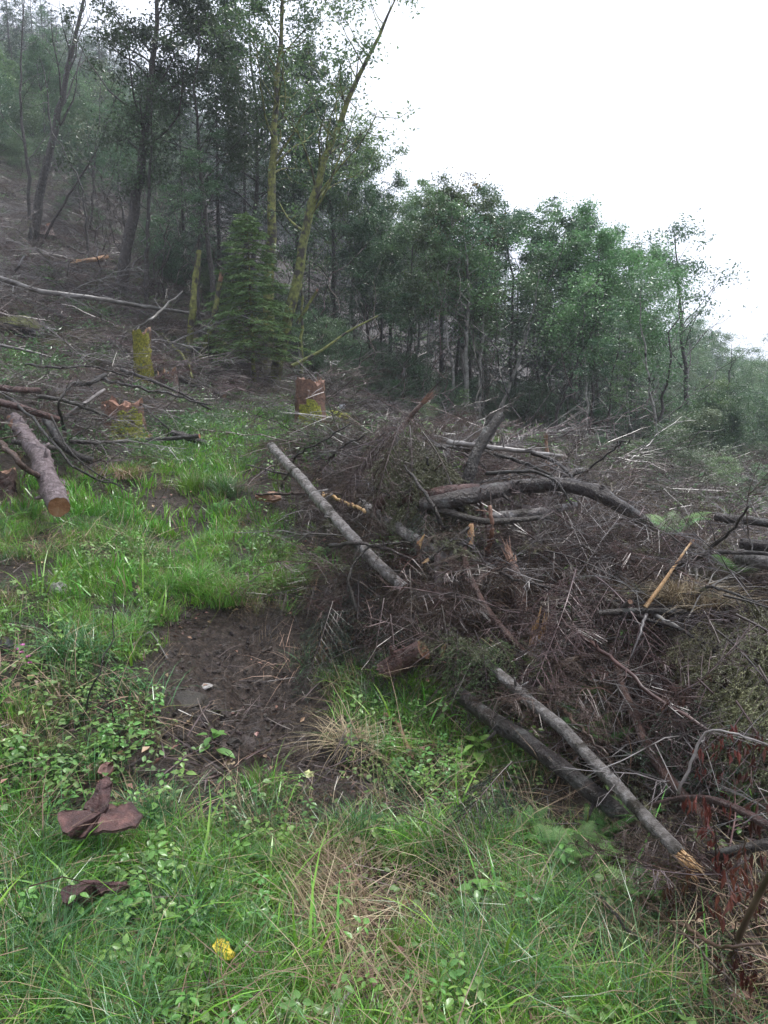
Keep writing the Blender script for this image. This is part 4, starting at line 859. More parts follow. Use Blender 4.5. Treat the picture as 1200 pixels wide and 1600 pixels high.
# ------------------------------------------------------------------ logs, poles and stumps
def log_body(P, r0, r1, k=16, rings=None, knots=6, rough=.05, ridges=0.0):
    P = np.asarray(P, float); rough = rough * 1.5; knots = int(knots * 1.8); L = np.linalg.norm(np.diff(P, axis=0), axis=1).sum(); n_ = rings or int(max(16, min(90, L / (.045 + r0 * .15))))
    Q = smooth_path(P, n_); t = np.linspace(0, 1, n_); o3 = rng.uniform(0, 50, 3); Q = Q + np.stack([perlin(t * L * 2.2 + o3[i], t * 0 + o3[i]) for i in range(3)], -1) * r0 * .55 * np.sin(math.pi * t)[:, None]; T = np.gradient(Q, axis=0); T /= np.linalg.norm(T, axis=1)[:, None]
    ref = np.array((0, 0, 1.)) if abs(T[:, 2]).mean() < .8 else np.array((1., 0, 0))
    X = np.cross(T, ref); X /= np.linalg.norm(X, axis=1)[:, None]; Y = np.cross(T, X); a = np.arange(k) * 2 * math.pi / k
    rad = r0 + (r1 - r0) * t; A, TT = np.meshgrid(a, t); o = rng.uniform(0, 50)
    rr = rad[:, None] * (1 + rough * 1.6 * perlin(np.cos(A) * 1.3 + o + TT * L * 3, np.sin(A) * 1.3 + TT * L * 5) + rough * 1.2 * perlin(np.cos(A) * 3 + o + TT * L * 9, np.sin(A) * 3 + TT * L * 12) + rough * .25 * rng.normal(size=A.shape))
    kn = []
    for _ in range(knots):
        kt = rng.uniform(.06, .94); ka = rng.uniform(0, 2 * math.pi); da = np.abs((A - ka + math.pi) % (2 * math.pi) - math.pi)
        rr = rr + rad.mean() * .28 * np.exp(-(da / .35) ** 2 - ((TT - kt) * L / (r0 * .7)) ** 2)
        i = int(kt * (n_ - 1)); kn.append((Q[i] + (math.cos(ka) * X[i] + math.sin(ka) * Y[i]) * rad[i] * 1.1, math.cos(ka) * X[i] + math.sin(ka) * Y[i] + T[i] * .3, rad[i]))
    V = Q[:, None] + rr[..., None] * (np.cos(a)[None, :, None] * X[:, None] + np.sin(a)[None, :, None] * Y[:, None])
    return Q, T, X, Y, rr, V, kn
def disc(c, X, Y, rr, a, T, inset, dirn, rings=4):
    """a sawn end: rings of the outline with slightly uneven relief"""
    b = MB(); k = len(a); V = []
    for i in range(rings):
        f = 1 - i / rings; V.append(c + T * (inset * dirn + .012 * f * 0) + (rr * f)[:, None] * (np.cos(a)[:, None] * X + np.sin(a)[:, None] * Y) + T * rng.normal(size=(k, 1)) * .0012)
    V = np.concatenate(V + [(c + T * inset * dirn)[None]]); b.v.append(V); b.n = len(V); j = np.arange(k); jn = (j + 1) % k
    for i in range(rings - 1): b.f.append(np.stack((i*k + j, i*k + jn, (i+1)*k + jn, (i+1)*k + j), -1)); b.m.append(np.zeros(k))
    b.f.append(np.stack(((rings-1)*k + j, (rings-1)*k + jn, np.full(k, rings*k)), -1)); b.m.append(np.zeros(k)); return b
def splinters(c, T, rr, n_=14, L=.14, w_=.012, spread=.25):
    b = MB()
    ref = np.cross(T, (0.3, .2, 1)); ref /= np.linalg.norm(ref); r2 = np.cross(T, ref)
    for k in range(n_):
        a = rng.uniform(0, 6.28); q = math.sqrt(rng.random()) * rr * .85; p = c + (math.cos(a) * ref + math.sin(a) * r2) * q - T * rr * .3
        d = T + rng.normal(size=3) * spread * .5; l = L * rng.uniform(.35, 1.1); s = w_ * rng.uniform(.6, 1.5)
        b.tube([p, p + d * l * .55 + rng.normal(size=3) * .004, p + d * l], [s, s * .75, s * .06], 4, cap=False, jit=.15)
    return b
def log(name, label, cat, P, r0, r1, mat, ends=('cut', 'cut'), stubs=3, knots=6, facemat=None, group=None, rough=.05, k=16, moss=None, origin=None, splen=.16, stublen=.05):
    P = [np.array(p, float) for p in P]; o = P[0].copy(); P = [p - o for p in P]; r0 *= (.75 if r0 > .034 and mat not in (m_mossb, m_wood) else .9); r1 *= (.75 if r0 > .025 and mat is not m_mossb else .9)
    Q, T, X, Y, rr, V, kn = log_body(P, r0, r1, k, knots=knots, rough=rough); n_ = len(Q); a = np.arange(k) * 2 * math.pi / k
    e = empty(name, o, label, cat, group); b = MB()
    i = np.arange(n_ - 1)[:, None] * k; j = np.arange(k)[None]; jn = (j + 1) % k
    b.add(V.reshape(-1, 3), np.stack((i + j, i + jn, i + k + jn, i + k + j), -1).reshape(-1, 4))
    if r0 > .028 and mat is not m_mossb:
        nf = 90; ii = rng.integers(1, n_ - 2, nf); jj = rng.integers(0, k, nf); pp = V[ii, jj]; nrm = pp - Q[ii]; nrm /= np.linalg.norm(nrm, axis=1)[:, None]
        b.rhombs(pp + nrm * .001, T[ii] * rng.choice((-1, 1), nf)[:, None] + rng.normal(size=(nf, 3)) * .35 + nrm * .15, r0 * rng.uniform(.25, .9, nf), r0 * rng.uniform(.15, .5, nf), N=nrm, fold=.1)
    link('bark', b.mesh(name + '_bark', mat, True), e)
    for w_, idx, sg in ((0, 0, -1), (1, n_ - 1, 1)):
        en = ends[w_]; c = Q[idx]; t_ = T[idx]
        if en == 'cut': link('cut_face', disc(c, X[idx], Y[idx], rr[idx] * .99, a, t_, .002, -sg).mesh('cut_face', facemat or m_woodc, True), e)
        elif en == 'dark': link('end_face', disc(c, X[idx], Y[idx], rr[idx] * .99, a, t_, .002, -sg).mesh('end_face', m_woodo, True), e)
        elif en == 'broken': link('splintered_end', splinters(c, t_ * sg, rr[idx].mean(), 26, splen, rr[idx].mean() * .17).mesh('splinters', m_wood, True), e)
        elif en == 'oldbroken': link('splintered_end', splinters(c, t_ * sg, rr[idx].mean(), 22, splen, rr[idx].mean() * .2).mesh('splinters', m_woodo, True), e)
    for q in range(min(stubs, len(kn))):
        p, d, r = kn[q]; d = d / np.linalg.norm(d); s = MB(); l = stublen * rng.uniform(.5, 1.5) + r * .2; s.tube([p - d * r * .4, p + d * l * .5, p + d * l], [r * .26, r * .2, r * .16], 7, jit=.08); link('branch_stub', s.mesh('branch_stub', mat, True), e)
    return e

def G(u, v, lift=0.0): return g(u, v, lift + (.05 if lift > .1 else 0))
def gy(u, v): return float(g(u, v)[1])
Y1 = gy(722, 850) - .08
Y2 = gy(684, 948) - .05
Y3 = gy(832, 1036) - .05
Y4 = gy(1008, 950) - .55
log('broken_pole', 'long straight grey pole whose splintered orange end points down toward the ferns', 'log', [G(762,1038,.26), G(880,1140,.24), G(980,1245,.22), G(1066,1338,.18)], .040, .033, m_barkg, ('dark', 'broken'), 4, 10, splen=.15)
log('dark_log', 'long black wet log lying in the grass under the grey pole', 'log', [G(715,1082,.16), G(765,1122,.18), G(865,1188,.17), G(940,1248,.15), G(1000,1305,.08)], .054, .046, m_bark, ('dark', 'dark'), 3, 8)
log('bowed_log', 'long slightly bowed grey log leaning on the near edge of the brush heap', 'log', [G(424,697,.50), G(470,748,.55), G(528,815,.5), G(580,872,.42), G(632,920,.28)], .058, .050, m_barkg, ('dark', 'dark'), 5, 12)
log('short_grey_log', 'short grey log sticking down into the heap right of the bowed log', 'log', [G(566,788,.40), G(620,825,.36), G(672,858,.24), G(705,885,.10)], .050, .058, m_barkg, ('dark', 'dark'), 4, 8)
log('arched_log', 'thick dark arched log lying on top of the brush heap', 'log', [G(660,792,.42), G(730,776,.48), G(800,762,.44), G(862,753,.48), G(920,765,.46), G(975,795,.34), G(1018,822,.12)], .080, .055, m_bark, ('dark', 'dark'), 5, 10, rough=.07)
log('butt_log', 'rounded butt of a dark log at the near side of the arched log', 'log', [G(588,785,.42), G(660,774,.46), G(750,768,.46)], .075, .07, m_barkr, ('dark', 'dark'), 3, 5)
log('pale_log', 'pale wet log lying beneath the arched log', 'log', [G(765,808,.32), G(830,803,.34), G(900,790,.34)], .045, .035, m_barkg, ('dark', 'dark'), 3, 5)
log('thin_pole', 'thin dark pole lying on the heap between the leaning branch and the arched log', 'log', [G(655,790,.42), G(760,815,.38), G(858,808,.36)], .028, .022, m_bark, ('dark', 'dark'), 2, 4)
log('leaning_branch', 'thick dark branch standing up out of the brush heap before the wood', 'branch', [at(722,842,Y1), at(720,800,Y1), at(731,745,Y1+.05), at(748,700,Y1+.1), at(783,648,Y1+.2)], .066, .048, m_bark, ('dark', 'cut'), 4, 8, facemat=m_woodo)
log('curved_branch', 'dark reddish branch curving down through the middle of the heap to the near ferns', 'branch', [at(722,842,Y1-.1), G(728,890,.3), G(755,945,.26), G(790,990,.22), G(832,1032,.16)], .026, .019, m_barkr, ('dark', 'dark'), 3, 6)
log('upright_stub', 'short pinkish stick standing upright beside the snapped black branch', 'branch', [at(683,862,Y2+.1), at(685,905,Y2+.03), at(684,948,Y2-.05)], .023, .03, m_barkp, ('dark', 'dark'), 1, 3)
log('snapped_branch', 'black branch snapped into a V with a bright orange break in mid air', 'branch', [at(670,874,Y2), at(700,848,Y2+.05), at(733,824,Y2+.1)], .011, .014, m_bark, ('broken', 'broken'), 0, 0, k=8, splen=.05)
log('snapped_branch', 'lower black leg of the snapped V shaped branch, below its orange break', 'branch', [at(737,838,Y2+.1), at(712,862,Y2+.05), at(688,888,Y2)], .019, .019, m_bark, ('broken', 'dark'), 0, 0, k=8, splen=.03)
b_ = MB(); c_ = at(736,832,Y2+.1); b_.tube([c_ + (-.005,0,-.075), c_, c_ + (0,0,.055)], [.020, .022, .014], 7, jit=.25)
tag(link('splinter_block', b_.mesh('splinter_block', m_wood, False)), 'bright orange piece of torn wood at the tip of the snapped V shaped branch', 'splinter')
log('cut_log', 'short reddish sawn log end poking out of the grass below the heap', 'log', [G(598,1052,.11), G(628,1032,.16), G(662,1015,.22)], .078, .082, m_barkr, ('cut', 'dark'), 1, 4, facemat=m_woodo)
log('torn_tree', 'thick torn trunk with peeled bark standing in the heap behind the ferns', 'trunk', [at(832,1040,Y3), at(826,985,Y3+.12), at(812,925,Y3+.3), at(800,880,Y3+.42)], .058, .040, m_barkr, ('oldbroken', 'oldbroken'), 3, 8, rough=.12, splen=.2)
b_ = splinters(at(836,1034,Y3-.08), np.array((.15,-.1,.95)), .05, 16, .32, .013, .1); tag(link('torn_wood', b_.mesh('torn_wood', m_wood, True)), 'orange torn wood fibres at the foot of the thick torn trunk', 'splinter')
log('black_stub', 'black upright stub with a small sawn top beside the torn trunk', 'stub', [at(846,1022,Y3), at(850,990,Y3+.05), at(857,952,Y3+.1)], .045, .030, m_bark, ('dark', 'cut'), 1, 3, facemat=m_woodo)
log('yellow_splinter', 'bright yellow splinter of fresh wood sticking up out of the heap', 'splinter', [at(1008,949,Y4), at(1040,905,Y4+.05), at(1060,876,Y4+.1), at(1078,850,Y4+.15)], .014, .006, m_wood, ('cut', 'broken'), 0, 0, facemat=m_wood, k=7, splen=.04)
log('black_bough', 'black wet stick lying level under the yellow splinter', 'branch', [at(935,958,Y4), at(985,953,Y4-.03), at(1030,954,Y4-.03), at(1072,956,Y4-.03)], .019, .015, m_bark, ('dark', 'dark'), 2, 4)
log('long_stick', 'long grey stick rising from the ferns to the black wet stick', 'branch', [at(842,1028,Y3-.05), at(890,1005,Y3+.02), at(935,978,Y3+.05), at(985,940,Y4-.05)], .012, .017, m_twigg, ('broken', 'dark'), 0, 3, k=9, splen=.06)
log('red_log', 'red brown log running down the steep side of the heap behind the grey pole', 'log', [G(955,1010,.16), G(975,1080,.18), G(1008,1160,.2), G(1048,1225,.18), G(1105,1282,.12)], .018, .027, m_barkr, ('dark', 'dark'), 3, 7)
log('arching_stick', 'brown stick arching over the ferns toward the outer edge of the view', 'branch', [G(1010,1262,.12), G(1060,1247,.26), G(1110,1247,.34), G(1160,1265,.35), G(1215,1300,.3)], .012, .016, m_barkr, ('dark', 'dark'), 0, 3, k=9)
log('mossy_stick', 'short mossy stick behind the splintered end of the grey pole', 'branch', [G(1085,1345,.08), G(1130,1335,.14), G(1215,1315,.18)], .02, .02, m_bark, ('dark', 'dark'), 2, 5)
log('upright_sprig', 'thin brown stick slanting up past the withered red leaves', 'branch', [G(1140,1500,.02), G(1165,1440,.25), G(1190,1390,.4), G(1212,1350,.5)], .011, .009, m_twigr, ('dark', 'dark'), 0, 2, k=8)
log('sidelong_log', 'half hidden mossy log inside the steep shaded side of the heap', 'log', [G(960,1005,.1), G(1030,1035,.16), G(1090,1050,.2), G(1165,1078,.2)], .03, .024, m_barkr, ('dark', 'dark'), 1, 4)
log('dry_snag', 'dry reddish snag standing up behind the arched log', 'snag', [at(855,745,gy(855,742)), at(855,715,gy(855,742)), at(853,688,gy(855,742))], .035, .02, m_woodo, ('dark', 'oldbroken'), 1, 2, splen=.1, k=9)
log('far_log', 'dark log lying level at the back of the heap next to the mossy boulder', 'log', [G(530,680,.06), G(570,683,.1)], .06, .06, m_bark, ('dark', 'dark'), 0, 3)
log('side_log', 'black wet pole lying across the outer back corner of the heap', 'log', [G(1120,808,.3), G(1160,812,.35), G(1215,820,.35)], .03, .035, m_bark, ('dark', 'dark'), 1, 3)
log('wet_log', 'thick wet grey log at the outer edge of the heap below the black pole', 'log', [G(1155,870,.2), G(1185,874,.25), G(1230,880,.25)], .06, .06, m_barkg, ('dark', 'dark'), 1, 3)
log('wet_log', 'second wet log lying just above the thick wet grey log at the outer edge', 'log', [G(1160,850,.25), G(1190,852,.3), G(1230,856,.3)], .045, .045, m_bark, ('dark', 'dark'), 1, 3)
for i,(pp, lb_) in enumerate([([(560,1075),(590,1095),(622,1118)], 'black wet piece of wood lying in the short grass below the sawn log end'),
                              ([(205,1010),(235,985),(262,1030)], 'dead stick bent over the lip of the mud scar'),
                              ([(770,1520),(800,1525),(830,1532)], 'short dark stick in the front grass at the bottom of the view'),
                              ([(522,1600),(532,1570),(546,1552)], 'pale stick in the straw at the very bottom of the view'),
                              ([(190,1205),(215,1190),(240,1172)], 'short black stick above the upper slab of bark'),
                              ([(600,1115),(620,1130),(645,1185)], 'pale flat strip of wood in the grass below the black wet piece')]):
    log('stick', lb_, 'stick', [G(u, v, .035) for u, v in pp], [.03,.008,.016,.01,.009,.016][i], [.02,.006,.012,.008,.006,.012][i], [m_bark,m_twigg,m_bark,m_twigg,m_bark,m_woodo][i], ('dark','dark'), 1, 2, k=8)
# left side
log('sawn_log', 'purplish spruce log with a round orange sawn end pointing at the viewer', 'log', [G(92,792,.20), G(72,735,.32), G(50,695,.42), G(22,655,.46)], .112, .095, m_barkp, ('cut', 'dark'), 6, 12, facemat=m_woodc, k=22)
log('small_sawn_log', 'thin sawn branch end above the purplish log', 'branch', [G(85,700,.32), G(55,696,.4), G(20,690,.4)], .035, .035, m_bark, ('cut', 'dark'), 0, 3)
log('cut_round_log', 'small dark log whose orange sawn end shows beside the trodden path', 'log', [G(321,694,.09), G(300,686,.13), G(268,676,.15)], .062, .055, m_bark, ('cut', 'dark'), 0, 3, facemat=m_wood)
log('resting_pole', 'dark wet pole lying just above the small round sawn log', 'log', [G(312,681,.22), G(270,685,.2), G(228,687,.14)], .032, .03, m_bark, ('cut', 'dark'), 1, 3)
log('red_pole', 'red brown pole lying level in the upper part of the left heap', 'log', [G(60,610,.35), G(20,608,.38), G(-40,600,.38)], .05, .05, m_barkr, ('dark', 'dark'), 1, 4)
log('bent_bough', 'thick bent bough in the left heap above the purplish log', 'branch', [G(90,655,.5), G(60,645,.6), G(20,635,.65), G(-30,620,.6)], .045, .05, m_barkr, ('dark', 'dark'), 1, 4)
log('black_root', 'black bough curving down out of the left heap to the grass', 'branch', [G(146,720,.14), G(118,712,.18), G(92,690,.3), G(70,650,.4)], .05, .06, m_bark, ('dark', 'dark'), 1, 4)
log('slanting_pole', 'grey pole slanting up across the left heap toward the squat mossy stump', 'branch', [G(100,655,.25), G(130,632,.5), G(163,609,.6)], .032, .026, m_twigg, ('dark', 'dark'), 1, 3)
log('propped_log', 'dark log lying behind the tall mossy stump with ragged orange bark', 'log', [G(275,590,.15), G(310,600,.2), G(350,620,.15)], .10, .085, m_bark, ('oldbroken', 'dark'), 2, 4)
log('upper_pole', 'long thin grey pole lying across the whole slope below the dark two stemmed tree', 'log', [G(-30,425,.6), G(60,455,.65), G(150,466,.7), G(230,480,.65), G(320,492,.5)], .075, .045, m_twigg, ('dark', 'dark'), 2, 4)
log('crossing_branch', 'thin bleached branch crossing below the long thin grey pole', 'branch', [G(160,462,.2), G(205,480,.25), G(240,497,.2)], .03, .02, m_twigg, ('dark', 'dark'), 2, 4)
log('slope_branch', 'thin dark branch on the slope at the left edge below the long pole', 'branch', [G(-20,535,.15), G(30,545,.2), G(80,558,.15)], .03, .02, m_twigg, ('dark', 'dark'), 1, 3)
log('mossy_pole', 'tall broken mossy pole standing in front of the shaded spruces, sawn at the top', 'snag', [at(291,585,17.2), at(297,520,17.2), at(303,460,17.2), at(311,391,17.2)], .095, .062, m_mossb, ('dark', 'cut'), 1, 6, facemat=m_woodo)
log('mossy_pole', 'shorter crooked mossy pole with a spiky broken top', 'snag', [at(310,585,17.0), at(316,550,17.0), at(331,510,17.0), at(337,480,17.0), at(344,440,17.0)], .07, .06, m_mossb, ('dark', 'oldbroken'), 1, 5, splen=.25)
log('mossy_branch', 'mossy branch rising to the right from behind the mossy stump', 'branch', [at(455,572,16), at(500,550,16.2), at(540,520,16.4), at(597,490,16.6)], .04, .018, m_mossb, ('dark', 'dark'), 1, 3)
log('mossy_side_branch', 'short mossy side branch on the leaning mossy trunk', 'branch', [at(464,505,18.0), at(480,480,17.9), at(495,455,17.8)], .045, .03, m_mossb, ('dark', 'oldbroken'), 1, 2, splen=.08)

# stumps
def stump(name, label, P0, Ht, r0, r1, mat, top=m_woodo, mossmat=m_moss, moss=(0, 1.3), jag=.06, lean=(0, 0), flare=1.5, k=26, mossh=.7):
    P0 = np.array(P0, float); P0[2] = h1(P0[0], P0[1]) - .06; e = empty(name, P0, label, 'stump'); n_ = 22; t = np.linspace(0, 1, n_); a = np.arange(k) * 2 * math.pi / k; A, TT = np.meshgrid(a, t); o = rng.uniform(0, 40)
    rr = (r0 + (r1 - r0) * TT) * (1 + (flare - 1) * np.exp(-TT * 6) * (.6 + .6 * np.cos(A * 5 + o) ** 2)) * (1 + .10 * perlin(np.cos(A) * 2 + o, np.sin(A) * 2 + TT * 3) + .05 * perlin(np.cos(A) * 7 + o, np.sin(A) * 7 + TT * 5) + .012 * rng.normal(size=A.shape))
    top_h = Ht * (1 + jag / Ht * (perlin(np.cos(a) * 2 + o, np.sin(a) * 2) * 2 + rng.normal(size=k) * .4)); Z = TT * top_h[None]
    V = np.stack((rr * np.cos(A) + lean[0] * TT, rr * np.sin(A) + lean[1] * TT, Z), -1)
    b = MB(); i = np.arange(n_ - 1)[:, None] * k; j = np.arange(k)[None]; jn = (j + 1) % k; b.add(V.reshape(-1, 3), np.stack((i + j, i + jn, i + k + jn, i + k + j), -1).reshape(-1, 4)); link('bark', b.mesh('stump_bark', mat, True), e)
    b = MB(); ring = V[-1] ; c = ring.mean(0) - (0, 0, jag * .8); W = [ring + (c - ring) * .02]
    for f in (.35, .7): W.append(ring + (c - ring) * f + np.stack((np.zeros(k), np.zeros(k), rng.normal(size=k) * jag * .35), -1))
    W = np.concatenate(W + [c[None]]); b.v.append(W); b.n = len(W); j = np.arange(k); jn = (j + 1) % k
    for q in range(2): b.f.append(np.stack((q*k + j, q*k + jn, (q+1)*k + jn, (q+1)*k + j), -1)); b.m.append(np.zeros(k))
    b.f.append(np.stack((2*k + j, 2*k + jn, np.full(k, 3*k)), -1)); b.m.append(np.zeros(k)); link('broken_top', b.mesh('stump_top', top, False), e)
    if mossmat:
        m0, wdt = moss; da = (A - m0 + math.pi) % (2 * math.pi) - math.pi; msk = (np.abs(da) < wdt * (1 - .35 * TT + .25 * perlin(TT * 6 + o, A))) & (TT < mossh + .15 * perlin(A * 2 + o, TT))
        V2 = V.copy(); dirn = np.stack((np.cos(A), np.sin(A), np.zeros_like(A)), -1); V2 = V2 + dirn * (.012 + .03 * np.abs(perlin(A * 4 + o, TT * 14)) + .004 * rng.random(A.shape))[..., None] * (r0 / .25)
        Q = np.stack((i + np.arange(k)[None], i + (np.arange(k)[None] + 1) % k, i + k + (np.arange(k)[None] + 1) % k, i + k + np.arange(k)[None]), -1).reshape(-1, 4); keep = msk[:-1].reshape(-1)
        if keep.any(): b = MB(); b.add(V2.reshape(-1, 3), Q[keep]); tag(link('moss_patch', b.mesh('moss_patch', mossmat, True), e), kind='stuff')
    return e
def prolif(e, P, n_, L, w_, mat, name='splinter'): link(name, splinters(np.array(P, float), np.array((0, 0, 1.)), w_ * 4, n_, L, w_, .5).mesh(name, mat, True), e)
FR = -math.pi / 2   # facing the viewer
e = stump('mossy_stump', 'tall reddish stump with yellow moss at its foot, beyond the bowed log', at(485,660,13.2), .95, .26, .25, m_stump, moss=(FR, .9), mossh=.62, jag=.08); prolif(e, (0.15,0,.85), 12, .22, .012, m_woodo); 
e = stump('mossy_stump', 'tall narrow stump wrapped in green moss behind the left heap', at(225,590,14.2), .98, .15, .16, m_barkr, moss=(FR - .5, 2.1), mossh=1.2, jag=.08, mossmat=m_moss); 
e = stump('mossy_stump', 'squat split stump with a cushion of yellow moss, behind the slanting grey pole', at(192,668,10.6), .50, .30, .27, m_stump, moss=(FR + .5, .8), mossh=.85, jag=.09); prolif(e, (-.2,-.1,.38), 14, .12, .014, m_woodo)
e = stump('brown_stump', 'brown rotten stump at the left edge in front of the purplish log', at(2,770,6.7), .30, .15, .14, m_barkr, moss=(0, .5), mossmat=m_mossd, jag=.04)
e = stump('fresh_stump', 'low stump with orange sawn top at the foot of the dark two stemmed tree', at(172,463,20.5), .22, .13, .11, m_bark, top=m_wood, mossmat=None, jag=.01)
log('orange_butt', 'torn orange log butt beside the dark hollow on the upper slope', 'log', [G(128,408,.25), G(150,405,.35), G(166,402,.35)], .08, .11, m_woodc, ('broken', 'broken'), 0, 2, splen=.4)
for (u, v, Y, r_, lb_) in [(70,360,27,.3,'pale rotten stump in the shade behind the bare leaning tree'), (262,598,14.0,.22,'rotten log end with crumbling orange wood behind the tall narrow mossy stump')]:
    e = stump('rotten_stump', lb_, at(u, v, Y), .35, r_, r_ * .8, m_barkr, mossmat=None, jag=.12)

# ------------------------------------------------------------------ named branches lying on the heaps
def branch(label, pts, r0, r1, mat, nt_=6, tl=.25, name='dead_branch', group=None, wob=.012, sub=1):
    P = [np.array(p, float) for p in pts]; o = P[0].copy(); P = np.array([p - o for p in P]); Q = smooth_path(P, 18, 0); Q[1:-1] += rng.normal(size=(16, 3)) * min(wob, .006 * np.linalg.norm(P[-1] - P[0]))
    L = np.linalg.norm(np.diff(Q, axis=0), axis=1).sum(); b = MB(); b.tube(Q, np.linspace(r0, r1, 18), 8, jit=.06)
    for k in range(nt_):
        s = rng.uniform(.1, .95); p = along(Q, s); T = along(Q, min(1, s + .05)) - along(Q, s - .05); T /= np.linalg.norm(T) + 1e-9; d = T * rng.uniform(.3, .9) + rng.normal(size=3) * .55; d[2] = abs(d[2]) * .5 if rng.random() < .5 else d[2] * .7; l = tl * rng.uniform(.4, 1.2)
        q, dd = wander(p, d, l, 5, .16, -.04); rr_ = (r0 + (r1 - r0) * s) * .42; b.tube(q, np.linspace(rr_, rr_ * .3, 6), 5, cap=False)
        for m_ in range(sub):
            q2, _ = wander(along(q, rng.uniform(.2, .9)), dd + rng.normal(size=3) * .7, l * .4, 3, .2, -.05); b.tube(q2, np.linspace(rr_ * .4, rr_ * .15, 4), 4, cap=False)
    ob = link(name, b.mesh(name, mat, True)); ob.location = o; tag(ob, label, 'branch', group); return ob
